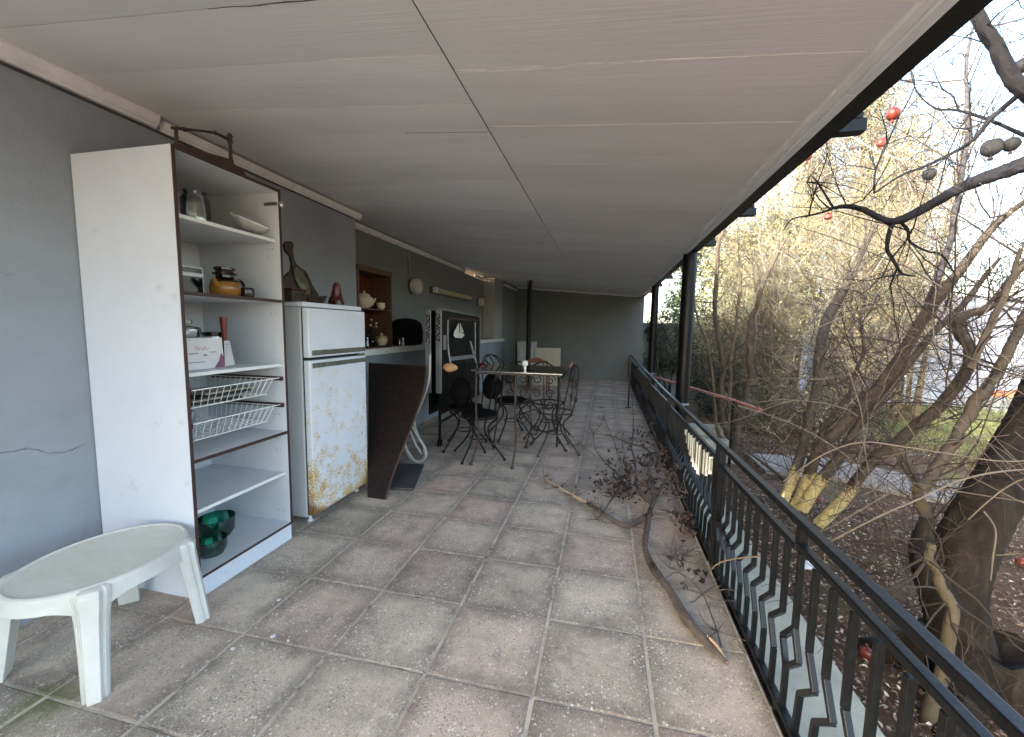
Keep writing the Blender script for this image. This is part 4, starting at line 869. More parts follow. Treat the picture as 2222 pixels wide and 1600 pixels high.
# ------------------------------------------------------------------ wall niche cabinet with crockery
nc = thing('niche_cabinet', 'small open red brown wall cabinet standing on the white ledge', 'cabinet', (-2.83, 4.43, 1.19))
nx0, nx1, ny0, ny1, nz0, nz1 = -2.975, -2.685, 4.06, 4.80, 1.192, 2.13
q = MB(); q.box(nx0, nx1, ny0, ny0 + 0.03, nz0, nz1); build(q, 'side', 'framewood', nc, bevel=0.002)
q = MB(); q.box(nx0, nx1, ny1 - 0.02, ny1, nz0, nz1 - 0.062); build(q, 'side', 'framewood', nc, bevel=0.002)
q = MB(); q.box(nx0, nx1 + 0.006, ny0, ny1 + 0.004, nz1 - 0.06, nz1); build(q, 'top_board', 'framewood', nc, bevel=0.002)
q = MB(); q.box(nx0, nx1, ny0 + 0.031, ny1 - 0.021, nz0, nz0 + 0.018); build(q, 'bottom_board', 'redwood', nc)
q = MB(); q.box(nx0, nx1 - 0.005, ny0 + 0.031, ny1 - 0.021, 1.640, 1.656); build(q, 'shelf', 'framewood', nc)
for k in range(3):
    y = ny0 + 0.032 + k * 0.228; q = MB(); q.box(nx0 - 0.001, nx0 + 0.012, y, y + 0.222, nz0 + 0.02, nz1 - 0.062); build(q, 'back_board', 'redback', nc)
def teapot(c, s_, label, mat='cream'):
    t = thing('cream_teapot', label, 'teapot', c)
    q = MB(); q.lathe([(0.05 * s_, 0), (0.055 * s_, 0.01 * s_), (0.10 * s_, 0.04 * s_), (0.118 * s_, 0.08 * s_), (0.10 * s_, 0.125 * s_), (0.07 * s_, 0.145 * s_)], c, 28); build(q, 'pot_body', mat, t, smooth=True)
    q = MB(); q.lathe([(0.072 * s_, 0.1455 * s_), (0.06 * s_, 0.165 * s_), (0.03 * s_, 0.18 * s_), (0.008 * s_, 0.184 * s_), (0.014 * s_, 0.196 * s_), (0.014 * s_, 0.206 * s_), (0.004, 0.212 * s_)], c, 28); build(q, 'lid', mat, t, smooth=True)
    q = MB(); q.tube([(c[0] + 0.03, c[1] + 0.09 * s_, c[2] + 0.06 * s_), (c[0] + 0.04, c[1] + 0.14 * s_, c[2] + 0.09 * s_), (c[0] + 0.045, c[1] + 0.165 * s_, c[2] + 0.13 * s_)], [0.024 * s_, 0.014 * s_, 0.011 * s_], 10, 3); build(q, 'spout', mat, t, smooth=True)
    q = MB(); q.tube([(c[0], c[1] - 0.07 * s_, c[2] + 0.13 * s_), (c[0], c[1] - 0.13 * s_, c[2] + 0.13 * s_), (c[0], c[1] - 0.145 * s_, c[2] + 0.09 * s_), (c[0], c[1] - 0.10 * s_, c[2] + 0.05 * s_)], 0.008 * s_, 8, 4); build(q, 'handle', mat, t, smooth=True)
    return t
teapot((-2.80, 4.36, 1.657), 1.0, 'cream glazed teapot on the upper shelf of the wall cabinet')
def cup(c, s_, label, mat='cream'):
    t = thing('cream_cup', label, 'cup', c)
    q = MB(); q.lathe([(0.030 * s_, 0), (0.036 * s_, 0.005), (0.048 * s_, 0.04 * s_), (0.056 * s_, 0.085 * s_), (0.052 * s_, 0.085 * s_), (0.044 * s_, 0.04 * s_), (0.028 * s_, 0.008)], c, 24); build(q, 'cup_body', mat, t, smooth=True)
    q = MB(); q.tube([(c[0], c[1] + 0.05 * s_, c[2] + 0.07 * s_), (c[0], c[1] + 0.085 * s_, c[2] + 0.075 * s_), (c[0], c[1] + 0.10 * s_, c[2] + 0.05 * s_), (c[0], c[1] + 0.08 * s_, c[2] + 0.02 * s_), (c[0], c[1] + 0.042 * s_, c[2] + 0.02 * s_)], 0.0065 * s_, 8, 4); build(q, 'handle', mat, t, smooth=True)
    return t
cup((-2.74, 4.62, 1.657), 0.95, 'cream cup beside the teapot on the upper cabinet shelf')
t = cup((-2.74, 4.63, 1.211), 1.25, 'gold rimmed cream cup with lid on the lower cabinet shelf')
q = MB(); q.lathe([(0.072, 0.1065), (0.05, 0.12), (0.018, 0.126), (0.008, 0.13), (0.014, 0.14), (0.012, 0.15), (0.003, 0.153)], (-2.74, 4.63, 1.211), 22); build(q, 'lid', 'cream', t, smooth=True)
q = MB(); q.lathe([(0.0715, 0.085), (0.073, 0.09), (0.0715, 0.098)], (-2.74, 4.63, 1.211), 22, caps=False); build(q, 'gold_band', 'goldtrim', t, smooth=True)
c = (-2.76, 4.44, 1.211)
t = thing('flower_vase', 'dark vase of white blossoms inside the wall cabinet', 'vase', c)
q = MB(); q.lathe([(0.03, 0), (0.05, 0.02), (0.055, 0.06), (0.03, 0.11), (0.035, 0.125)], c, 18); build(q, 'vase_body', 'panelblack', t, smooth=True)
q = MB(); tips = [(0, 0.0, 0.315), (0.02, -0.05, 0.25), (0.02, 0.07, 0.235), (0.03, 0.055, 0.275), (-0.02, -0.02, 0.28)]
for a in tips: q.tube([(c[0], c[1], c[2] + 0.12), (c[0] + a[0] * .5, c[1] + a[1] * .6, c[2] + a[2] * .75), (c[0] + a[0], c[1] + a[1], c[2] + a[2])], 0.0025, 5)
stems_o = build(q, 'stem', 'ivy', t)
V, F = leaves(np.array([(c[0] + nr.normal(0, .03), c[1] + nr.normal(0, .04), c[2] + nr.uniform(.1, .23)) for _ in range(60)]), 0.02); fast_mesh('foliage', V, F, 'ivy', t)
for a in tips[:4]: q = MB(); q.lathe([(0.003, -0.012), (0.014, -0.004), (0.016, 0.004), (0.004, 0.013)], (c[0] + a[0], c[1] + a[1], c[2] + a[2]), 9); build(q, 'blossom', 'porcelain', t, smooth=True)
def shaker(c, label, cap):
    t = thing('glass_shaker', label, 'shaker', c)
    q = MB(); q.lathe([(0.022, 0), (0.024, 0.01), (0.019, 0.07), (0.016, 0.085)], c, 14); build(q, 'glass_body', 'glass', t, smooth=True)
    q = MB(); q.lathe([(0.0175, 0.0855), (0.018, 0.105), (0.008, 0.115)], c, 14); build(q, 'cap', cap, t, smooth=True)
    q = MB(); q.lathe([(0.018, 0.004), (0.018, 0.04)], c, 12); build(q, 'contents', 'whitepaper' if cap == 'chrome' else 'darkwood', t)
shaker((-2.72, 4.28, 1.211), 'clear salt shaker behind the fridge edge in the wall cabinet', 'chrome')
shaker((-2.64, 4.90, 1.191), 'tall dark capped shaker just outside the wall cabinet', 'redwood'); shaker((-2.64, 4.99, 1.191), 'short clear shaker beside the dark capped one on the ledge', 'chrome')
# rounded black shape for an unclear dark blur on the ledge
q = MB(); rings = []
for s_, h in ((0.9, 0.0), (1.0, 0.06), (0.97, 0.2), (0.9, 0.31), (0.6, 0.36), (0.15, 0.38)):
    rings.append([Vector((-2.80 + 0.15 * s_ * abs(math.cos(a)) ** 0.6 * (1 if math.cos(a) > 0 else -1) * (1 + 0.05 * math.sin(5 * a + h * 20)), 5.42 + 0.34 * s_ * abs(math.sin(a)) ** 0.6 * (1 if math.sin(a) > 0 else -1), 1.191 + h)) for a in [2 * math.pi * k / 36 for k in range(36)]])
q.loft(rings); tag(build(q, 'black_shape', 'blackcloth', loc=(-2.8, 5.42, 1.19), smooth=True), 'bulky black shape on the ledge behind the folded table', 'bag')

# ------------------------------------------------------------------ wall lamps
def round_lamp(y, z, r, label):
    t = thing('round_wall_lamp', label, 'wall lamp', (-2.98, y, z), 'round white wall lamps')
    q = MB(); q.lathe([(r * 0.95, 0), (r * 0.95, 0.03)], (-2.98, y, z), 26, 'X'); build(q, 'base', 'lampbase', t, smooth=True)
    q = MB(); q.lathe([(r, 0.031), (r * 1.02, 0.05), (r, 0.12), (r * 0.8, 0.15), (r * 0.4, 0.162), (0.0, 0.164)], (-2.98, y, z), 26, 'X'); build(q, 'glass_cover', 'opal', t, smooth=True)
round_lamp(5.93, 2.075, 0.118, 'large round opal wall lamp hanging below a thin conduit'); round_lamp(9.31, 2.06, 0.095, 'smaller round opal wall lamp beyond the tube lamp')
q = MB(); q.tube([(-2.965, 5.84, 2.2), (-2.965, 5.84, 2.64)], 0.012, 8); tag(build(q, 'conduit', 'conduit', loc=(-2.965, 5.84, 2.2), smooth=True), 'thin vertical conduit from the cornice down to the round lamp', 'conduit')
t = thing('tube_lamp', 'long yellowed tube lamp on the wall between the round lamps', 'wall lamp', (-2.98, 7.6, 2.1))
q = MB(); q.box(-2.981, -2.95, 6.60, 8.58, 2.03, 2.14); build(q, 'base', 'lampbase', t)
q = MB(); q.prism([(-2.949, 6.70, 2.045), (-2.89, 6.70, 2.05), (-2.87, 6.70, 2.07), (-2.87, 6.70, 2.11), (-2.89, 6.70, 2.13), (-2.949, 6.70, 2.135)], (0, 1.86, 0)); build(q, 'diffuser', 'tube', t, bevel=0.006)
q = MB(); q.box(-2.949, -2.865, 6.655, 6.698, 2.043, 2.138); build(q, 'end_cap', 'laminate', t, bevel=0.006)

# ------------------------------------------------------------------ leaning brown board, slab, hose
TL, TR = Vector((-2.542,4.020,1.050)), Vector((-1.852,4.020,1.034)); BL, BR = Vector((-1.922,2.980,0.012)), Vector((-1.791,3.015,0.012))
def pl_pt(px_ray): return px_ray
e1 = (TR - TL); e2 = (BL - TL); nv = e1.cross(e2).normalized()
side = [0.0, 0.06, 0.14, 0.24, 0.36, 0.52, 0.72, 0.88, 1.0]; wid = [1.0, 0.985, 0.955, 0.90, 0.80, 0.66, 0.47, 0.33, 0.24]
L = [TL + (BL - TL) * s_ for s_ in side]; full = (TR - TL); bfull = (BR - BL)
Rr = [L[i] + (full * (1 - side[i]) * 1.0 + full.normalized() * 0) * 0 + full.normalized() * (full.length * wid[i] * 0.98) for i in range(len(side))]
t = thing('leaning_board', 'dark brown laminate board with a curved side leaning beside the fridge', 'board', tuple(BL))
q = MB(); q.prism(L + Rr[::-1], nv * 0.022); build(q, 'board', 'brownpanel', t, bevel=0.002)
q = MB()
for a, b in zip(Rr[:-1], Rr[1:]): q.bar(a + nv * 0.011 + full.normalized() * 0.003, b + nv * 0.011 + full.normalized() * 0.003, 0.005, 0.022, up=nv)
build(q, 'pale_edge', 'framewood', t)
q = MB(); q.prism([(-2.164,3.770,0.001), (-1.805,3.839,0.001), (-1.614,3.213,0.001), (-1.891,3.170,0.001)], (0, 0, 0.025)); tag(build(q, 'dark_slab', 'slate', loc=(-1.839,3.453,0.000), bevel=0.004), 'square dark slab lying flat beside the leaning board', 'slab')
t = thing('hose_coil', 'pale coiled hose hanging in loops behind the leaning board', 'hose', (-1.965,3.900,0.228))
H = [[(-1.995,3.950,0.764),(-1.976,3.950,0.516),(-1.935,3.950,0.318),(-1.830,3.950,0.150)], [(-1.809,3.850,0.180),(-1.804,3.861,0.103),(-1.901,3.876,0.030),(-1.987,3.888,0.054),(-2.078,3.912,0.191),(-2.126,3.934,0.333),(-2.079,3.950,0.434)], [(-2.042,3.900,0.522),(-1.898,3.874,0.315),(-1.808,3.858,0.193),(-1.784,3.850,0.118),(-1.837,3.841,0.052),(-1.917,3.833,0.063),(-2.001,3.816,0.199),(-2.033,3.800,0.348)], [(-1.987,3.900,0.674),(-2.016,3.900,0.449),(-1.938,3.900,0.230),(-1.860,3.900,0.112)]]
for h_ in H: q = MB(); q.tube(h_, 0.012, 8, 5); build(q, 'hose_loop', 'hose', t, smooth=True)
q = MB(); q.tube([(-1.787,3.960,1.163),(-1.804,3.960,0.870),(-1.922,3.960,0.567),(-2.004,3.960,0.437)], 0.012, 8, 4); build(q, 'hose_loop', 'hose', t, smooth=True)

# ------------------------------------------------------------------ folded table tennis table
def text_mesh(s_, size, m, parent, mat4, name='lettering', stretch=1.35):
    cu = bpy.data.curves.new('lettering', 'FONT'); cu.body = s_; cu.size = size; cu.extrude = 0.0012; cu.align_x = 'CENTER'; cu.align_y = 'CENTER'; cu.shear = 0.3; cu.offset = 0.0012
    tmp = bpy.data.objects.new('tmp', cu); COL.objects.link(tmp); dg = bpy.context.evaluated_depsgraph_get(); dg.update()
    me = bpy.data.meshes.new_from_object(tmp.evaluated_get(dg)); bpy.data.objects.remove(tmp); bpy.data.curves.remove(cu)
    me.transform(mat4 @ Matrix.Scale(stretch, 4, (1, 0, 0))); org = WORLD[parent.name]; me.transform(Matrix.Translation(-org)); me.materials.clear(); me.materials.append(M[m])
    o = bpy.data.objects.new(name, me); COL.objects.link(o); o.parent = parent; return o
tt = thing('folded_table_tennis_table', 'folded black table tennis table standing upright by the ledge', 'table', (-1.95, 5.1, 0))
TY0, TY1 = 4.42, 5.93
for x in (-1.855, -1.985):
    q = MB(); q.prism([(x - 0.03, TY0, 0.42), (x - 0.03, TY1, 0.42), (x - 0.03, TY1, 1.605), (x - 0.03, TY0, 1.648)], (0.022, 0, 0)); p_ = build(q, 'table_half', 'ttblack', tt, bevel=0.002)
    q = MB(); q.box(x - 0.060, x + 0.012, TY0 - 0.024, TY0 - 0.001, 0.68, 1.652); build(q, 'edge_strip', 'ttgrey', tt, bevel=0.006)
    q = MB(); q.box(x - 0.046, x - 0.002, TY1 + 0.001, TY1 + 0.02, 0.42, 1.61); build(q, 'edge_strip', 'ttgrey', tt, bevel=0.004)
q = MB(); q.bar((-1.864, TY0, 1.660), (-1.864, TY1, 1.617), 0.04, 0.02); build(q, 'top_edge', 'ttgrey', tt)
for x, rot in ((-1.879, 90), (-2.009, -90)):
    m4 = Matrix.Translation((x, TY0 - 0.0255, 1.44)) @ Matrix.Rotation(R(90), 4, 'X') @ Matrix.Rotation(R(rot), 4, 'Z')
    text_mesh('DONIC', 0.072, 'panelblack', tt, m4)
q = MB(); q.box(-1.845, -1.83, 4.62, 5.72, 1.545, 1.570); build(q, 'red_bar', 'redwood', tt)
LEG = [(-1.852,4.620,1.541),(-1.852,4.620,1.222),(-1.810,4.620,0.983)]; q = MB(); q.tube(LEG, 0.012, 8, 3); build(q, 'leg_tube', 'ttgrey', tt, smooth=True)
q = MB(); q.tube([(-1.814,5.550,1.525),(-1.811,5.550,1.068)], 0.011, 8); build(q, 'leg_tube', 'ttgrey', tt, smooth=True)
q = MB(); q.tube([(-1.803,5.300,1.271),(-1.756,5.300,1.116),(-1.689,5.300,0.884)], 0.014, 8); build(q, 'leg_tube', 'ttgrey', tt, smooth=True)
q = MB(); q.bar((-1.848,4.700,1.066), (-1.736,5.300,1.066), 0.05, 0.012, up=(1, 0, 0)); build(q, 'cross_bar', 'ttgrey', tt)
q = MB(); q.box(-1.845, -1.832, 4.45, 4.53, 1.19, 1.36); build(q, 'grey_clip', 'ttgrey', tt)
SX = -1.8455
hull = [(SX, 4.86, 1.375), (SX, 4.93, 1.345), (SX, 5.10, 1.345), (SX, 5.20, 1.38), (SX, 5.12, 1.395), (SX, 4.95, 1.40)]
t = tt; q = MB(); q.prism([(-1.830,4.731,1.359),(-1.830,4.810,1.324),(-1.830,5.044,1.313),(-1.830,5.151,1.354),(-1.830,5.061,1.379),(-1.830,4.842,1.392)], (0.002, 0, 0)); build(q, 'boat_hull_decal', 'sail', tt)
q = MB(); q.prism([(-1.832,4.929,1.503),(-1.832,4.752,1.376),(-1.832,4.963,1.374)], (0.002, 0, 0)); build(q, 'sail_decal', 'sail', tt); q = MB(); q.prism([(-1.830,4.974,1.509),(-1.830,4.992,1.386),(-1.830,5.114,1.385)], (0.002, 0, 0)); build(q, 'sail_decal', 'sail', tt)
q = MB()
for y in (4.55, 5.75): q.tube([(-1.93, y, 0.45), (-1.93, y, 0.06)], 0.018, 8); q.lathe([(0.0, -0.015), (0.05, -0.015), (0.05, 0.015), (0, 0.015)], (-1.93, y, 0.05), 16, 'X')
q.tube([(-1.93, 4.55, 0.3), (-1.93, 5.75, 0.3)], 0.018, 8)
build(q, 'wheel_frame', 'black', tt, smooth=True)

# ------------------------------------------------------------------ wrought iron chairs and table
def scroll(c, r, turns, ax1, ax2, n=18):
    return [Vector(c) + Vector(ax1) * (r * (1 - 0.75 * k / n) * math.cos(2 * math.pi * turns * k / n)) + Vector(ax2) * (r * (1 - 0.75 * k / n) * math.sin(2 * math.pi * turns * k / n)) for k in range(n + 1)]
def iron_chair(loc, rz, label, m='iron', seat=True, s_=1.0):
    t = thing('iron_chair', label, 'chair', loc, 'wrought iron chairs at the glass table', rz)
    W = 0.20 * s_
    for sx in (-1, 1):
        for sy in (-1, 1):
            q = MB(); q.tube([(sx * W * 0.85, sy * W * 0.85, 0.47 * s_), (sx * W * 0.45, sy * W * 0.45, 0.36 * s_), (sx * W * 0.55, sy * W * 0.55, 0.22 * s_), (sx * W * 1.15, sy * W * 1.15, 0.03 * s_), (sx * W * 1.2, sy * W * 1.2, 0.0)], [0.011, 0.010, 0.010, 0.010, 0.012], 7, 5)
            q.lathe([(0.016, 0), (0.018, 0.008), (0.012, 0.028)], (sx * W * 1.2, sy * W * 1.2, 0.0), 8); build(q, 'leg', m, t, smooth=True, local=True)
    q = MB(); q.tube([(W * 1.05 * math.cos(a), W * 1.05 * math.sin(a), 0.475 * s_) for a in [2 * math.pi * k / 24 for k in range(25)]], 0.010, 6); build(q, 'seat_ring', m, t, smooth=True, local=True)
    q = MB(); q.tube([(W * 0.5 * math.cos(a), W * 0.5 * math.sin(a), 0.22 * s_) for a in [2 * math.pi * k / 20 for k in range(21)]], 0.007, 6); build(q, 'brace_ring', m, t, smooth=True, local=True)
    if seat:
        q = MB(); q.lathe([(W * 0.7, 0.477 * s_), (W * 1.02, 0.487 * s_), (W * 1.02, 0.515 * s_), (W * 0.8, 0.532 * s_), (0, 0.535 * s_)], (0, 0, 0), 22); build(q, 'seat_cushion', 'blackcloth', t, smooth=True, local=True)
    for sx in (-1, 1):
        q = MB(); q.tube([(sx * W * 0.9, W * 0.75, 0.47 * s_), (sx * W * 1.0, W * 1.0, 0.70 * s_), (sx * W * 0.85, W * 1.15, 0.93 * s_), (sx * W * 0.3, W * 1.2, 1.02 * s_), (0, W * 1.2, 1.03 * s_)], 0.009, 7, 4); build(q, 'back_frame', m, t, smooth=True, local=True)
        for (cz_, r_) in ((0.62, 0.06), (0.80, 0.07)):
            q = MB(); q.tube(scroll((sx * W * 0.45, W * 1.1, cz_ * s_), r_ * s_, 1.4, (sx, 0, 0), (0, 0.05, 1)), 0.006, 6); build(q, 'scroll', m, t, smooth=True, local=True)
    q = MB(); q.tube([(0, W * 0.9, 0.48 * s_), (0, W * 1.15, 1.02 * s_)], 0.006, 6); build(q, 'back_rod', m, t, smooth=True, local=True)
    return t
iron_chair((-1.62, 4.62, 0), R(15), 'black iron chair nearest the folded table with black cushion')
iron_chair((-1.36, 4.33, 0), R(-60), 'black iron chair pushed sideways against the left end of the glass table', s_=0.98)
iron_chair((-1.20, 5.25, 0), R(-150), 'black iron chair behind the table beside the small dark bag')
iron_chair((-0.56, 4.78, 0), R(-70), 'rust brown iron chair without cushion at the right end of the glass table', 'ironrust', False)
iron_chair((-0.72, 5.35, 0), R(170), 'bare dark iron chair behind the right end of the glass table', 'iron', False)
gt = thing('glass_table', 'bistro table with smoky glass top and bronze iron frame', 'table', (-0.9, 4.4, 0))
gx0, gx1, gy0, gy1, gz = -1.30, -0.44, 4.03, 4.78, 1.0
q = MB(); q.box(gx0 - 0.05, gx1 + 0.04, gy0 - 0.04, gy1 + 0.04, gz, gz + 0.012); build(q, 'glass_top', 'tableglass', gt, bevel=0.003)
q = MB()
for a, b in (((gx0, gy0), (gx1, gy0)), ((gx1, gy0), (gx1, gy1)), ((gx1, gy1), (gx0, gy1)), ((gx0, gy1), (gx0, gy0))): q.bar((*a, gz - 0.012), (*b, gz - 0.012), 0.022, 0.02)
build(q, 'top_frame', 'ironrust', gt)
def tleg(x, y, dx, dy, m='ironrust'):
    q = MB(); q.tube([(x, y, gz - 0.02), (x, y, 0.55), (x - dx * 0.35, y - dy * 0.35, 0.3), (x + dx * 0.2, y + dy * .2, 0.12), (x + dx * 0.6, y + dy * .6, 0.0)], [0.012, 0.012, 0.010, 0.010, 0.012], 8, 4)
    q.lathe([(0.02, 0), (0.022, 0.01), (0.013, 0.03)], (x + dx * 0.6, y + dy * .6, 0.0), 8); build(q, 'leg', m, gt, smooth=True)
tleg(-0.88, 4.03, -0.03, -0.04); tleg(-1.30, 4.03, -0.08, -0.04); tleg(-1.28, 4.74, -0.06, 0.04); tleg(-0.86, 4.74, -0.08, 0.05); tleg(-0.50, 4.70, 0.14, 0.1)
q = MB(); q.bar((-1.30, 4.03, 0.25), (-0.88, 4.03, 0.235), 0.012, 0.012); q.bar((-0.88, 4.04, 0.62), (-0.88, 4.72, 0.62), 0.012, 0.012); q.bar((-0.88, 4.05, 0.56), (-0.5, 4.68, 0.6), 0.012, 0.012); build(q, 'stretcher', 'ironrust', gt)
for (x, y, z, r_) in ((-0.80, 4.06, 0.52, 0.07), (-0.68, 4.06, 0.40, 0.06), (-0.58, 4.4, 0.62, 0.08), (-0.52, 4.5, 0.42, 0.06), (-0.74, 4.08, 0.68, 0.05)):
    q = MB(); q.tube(scroll((x, y, z), r_, 1.5, (0.85, 0.4, 0), (0, 0, 1)), 0.007, 6); build(q, 'scroll', 'iron', gt, smooth=True)
q = MB(); q.tube([(-0.88, 4.05, 0.75), (-0.8, 4.1, 0.55), (-0.66, 4.2, 0.38), (-0.52, 4.4, 0.34), (-0.46, 4.6, 0.45)], 0.009, 7, 5); build(q, 'vine_bar', 'iron', gt, smooth=True)
c = (-0.83, 4.25, 1.013)
t = thing('white_knob_cup', 'small white rounded candle holder on the glass table', 'candle holder', c)
q = MB(); q.lathe([(0.012, 0), (0.016, 0.02), (0.012, 0.03), (0.028, 0.045), (0.036, 0.065), (0.028, 0.09), (0.01, 0.10)], c, 18); build(q, 'holder', 'porcelain', t, smooth=True)
c = (-0.33, 4.86, 0.9)
t = thing('black_brush', 'long black handled brush with pink tip sticking out over the rusty chair', 'brush', tuple((-0.519,4.850,0.871)))
a, b, c_ = Vector((-0.535,4.850,0.837)), Vector((-0.408,4.850,1.003)), Vector((-0.372,4.850,1.064))
q = MB(); q.tube([a, (a + b) / 2, b], [0.022, 0.017, 0.012], 10); build(q, 'handle', 'black', t, smooth=True)
q = MB(); q.tube([b, c_], [0.010, 0.007], 8); build(q, 'tip', 'pink', t, smooth=True)
q = MB(); q.tube([a, (a.x, a.y, 0.02)], 0.012, 8); build(q, 'stick', 'black', t, smooth=True)
# leather pouch, black bag, red cloth on the chairs
def blob(name, c, rx, ry, rz_, m, label, cat, seed=1, n=18, k=9):
    rr = random.Random(seed); ph = [rr.uniform(0, 6.28) for _ in range(6)]; q = MB(); rings = []
    for i in range(1, k):
        th = math.pi * i / k; rings.append([Vector((c[0] + rx * math.sin(th) * math.cos(a) * (1 + 0.16 * math.sin(2 * a + ph[0]) + 0.07 * math.sin(5 * a + ph[1] + i)), c[1] + ry * math.sin(th) * math.sin(a) * (1 + 0.13 * math.sin(3 * a + ph[2])), c[2] - rz_ * math.cos(th) * (1 + 0.10 * math.sin(a + ph[3])))) for a in [2 * math.pi * j / n for j in range(n)]])
    q.loft(rings); return tag(build(q, name, m, loc=(c[0], c[1], c[2] - rz_), smooth=True), label, cat)
blob('tan_pouch', (-1.696,4.300,1.000), 0.075, 0.06, 0.05, 'leather', 'tan leather pouch lying on the black bag in front of the folded table', 'pouch', 3)
c0 = (-1.624,4.450,0.698)
blob('black_sack', (c0[0], c0[1], c0[2] + 0.0), 0.14, 0.12, 0.17, 'blackcloth', 'bulging black sack on the chair beside the folded table', 'sack', 5)
blob('red_cloth', (-1.440,4.700,0.979), 0.05, 0.05, 0.055, 'red', 'crumpled red cloth on the chair left of the glass table', 'cloth', 8)
c0 = (-1.344,4.800,0.728)
blob('small_dark_bag', c0, 0.12, 0.12, 0.16, 'blackcloth', 'smaller dark bag on the chair left of the glass table', 'bag', 9)
t = thing('wire_basket_holder', 'dark wire basket of bent rods on the chair left of the glass table', 'wire basket', (-1.321,4.750,0.962))
for pts in ([(-1.440,4.700,1.018),(-1.430,4.722,1.100),(-1.350,4.744,1.129),(-1.270,4.770,1.074),(-1.192,4.815,0.915),(-1.170,4.850,0.775)], [(-1.442,4.800,1.066),(-1.369,4.756,1.015),(-1.260,4.698,0.969),(-1.183,4.660,0.975),(-1.063,4.600,1.006)], [(-1.467,4.750,0.956),(-1.392,4.750,1.116),(-1.310,4.750,1.018),(-1.250,4.750,0.880)], [(-1.366,4.700,1.131),(-1.280,4.700,1.123),(-1.194,4.700,1.054),(-1.135,4.700,0.918),(-1.064,4.700,0.699)], [(-1.400,4.720,1.045),(-1.341,4.720,0.936),(-1.225,4.720,0.901)]):
    q = MB(); q.tube(pts, 0.007, 6, 4); build(q, 'rod', 'iron', t, smooth=True)

# ------------------------------------------------------------------ far end furniture
t = thing('white_cooker', 'old off white cooker against the left corner by the end wall', 'cooker', (-2.0, 10.4, 0))
q = MB(); q.box(-2.22, -1.80, 10.3, 10.8, 0.0, 0.93); build(q, 'body', 'oldwhite', t, bevel=0.006)
q = MB(); q.box(-2.22, -1.80, 10.25, 10.8, 0.935, 1.11); build(q, 'control_panel', 'oldwhite', t, bevel=0.01)
q = MB(); q.box(-2.19, -1.83, 10.285, 10.299, 0.35, 0.88); build(q, 'oven_door', 'oldwhite', t, bevel=0.004)
q = MB(); q.tube([(-2.25, 10.3, 0.0), (-2.25, 10.3, 1.10)], 0.018, 8); build(q, 'side_pipe', 'black', t, smooth=True)
q = MB(); q.tube([(-1.783,9.900,-0.108), (-1.834,9.900,2.402)], 0.058, 18); q.v = [(v[0], v[1], v[2]) for v in q.v]
pp = thing('stove_pipe', 'thin black pipe rising to the ceiling by the old cooker', 'pipe', (-1.83, 9.9, 0)); q = MB(); q.lathe([(0.058, 0.0), (0.058, cz(-1.85) - 0.002)], (-1.855, 9.9, 0), 18); build(q, 'pipe', 'black', pp, smooth=True)
q = MB(); q.lathe([(0.075, cz(-1.85) - 0.03), (0.075, cz(-1.85) - 0.003)], (-1.855, 9.9, 0), 18); build(q, 'collar', 'black', pp, smooth=True)
q = MB(); q.box(-1.76, -1.11, 10.35, 10.38, 0.0, 0.965); tag(build(q, 'upright_board', 'creampanel', loc=(-1.43, 10.36, 0), bevel=0.003), 'upright cream board behind the cherry wood chair', 'board')
t = thing('cherry_chair', 'cherry wood chair with arched top rail in front of the cream board', 'chair', (-1.5, 9.3, 0))
hx0, hx1 = -1.77, -1.27
arch = [(hx0, 0.655), (hx0, 0.70), (hx0 + 0.09, 0.72), (hx0 + 0.16, 0.765), (hx0 + 0.25, 0.78), (hx0 + 0.34, 0.75), (hx0 + 0.41, 0.715), (hx1, 0.70), (hx1, 0.655)]
q = MB(); q.prism([(a, 9.2, b + 0.02) for a, b in arch], (0, 0.025, 0)); build(q, 'top_rail', 'headwood', t, bevel=0.003)
for x in (hx0 + 0.015, hx1 - 0.015):
    for y in (9.212, 9.6): q = MB(); q.box(x - 0.015, x + 0.015, y - 0.015, y + 0.015, 0.0, 0.674 if y < 9.5 else 0.40); build(q, 'leg', 'headwood', t)
q = MB(); q.box(hx0, hx1, 9.23, 9.62, 0.401, 0.43); build(q, 'seat', 'headwood', t, bevel=0.003)

# ------------------------------------------------------------------ white plastic stool table
C = Vector((-2.12, 1.265, 0)); ST = thing('plastic_stool', 'weathered white plastic oval side table with four splayed legs', 'side table', tuple(C))
A, B = 0.258, 0.312; ztp = 0.425; rot = 0.0
feet = [(-1.862, 1.045), (-1.885, 1.510), (-2.385, 1.520), (-2.365, 1.02)]
def ell(r1, r2, z, n=48): return [C + Vector((r1 * math.cos(a) * math.cos(rot) - r2 * math.sin(a) * math.sin(rot), r1 * math.cos(a) * math.sin(rot) + r2 * math.sin(a) * math.cos(rot), z)) for a in [2 * math.pi * k / n for k in range(n)]]
q = MB(); q.loft([ell(A - 0.03, B - 0.03, ztp - 0.012), ell(A - 0.028, B - 0.028, ztp - 0.004), ell(A - 0.022, B - 0.022, ztp - 0.002)], caps=True); build(q, 'top', 'stooltop', ST, smooth=True)
q = MB(); q.loft([ell(A - 0.022, B - 0.022, ztp - 0.0022), ell(A - 0.016, B - 0.016, ztp + 0.003), ell(A - 0.007, B - 0.007, ztp + 0.001), ell(A, B, ztp - 0.008), ell(A + 0.004, B + 0.004, ztp - 0.055)], caps=False)
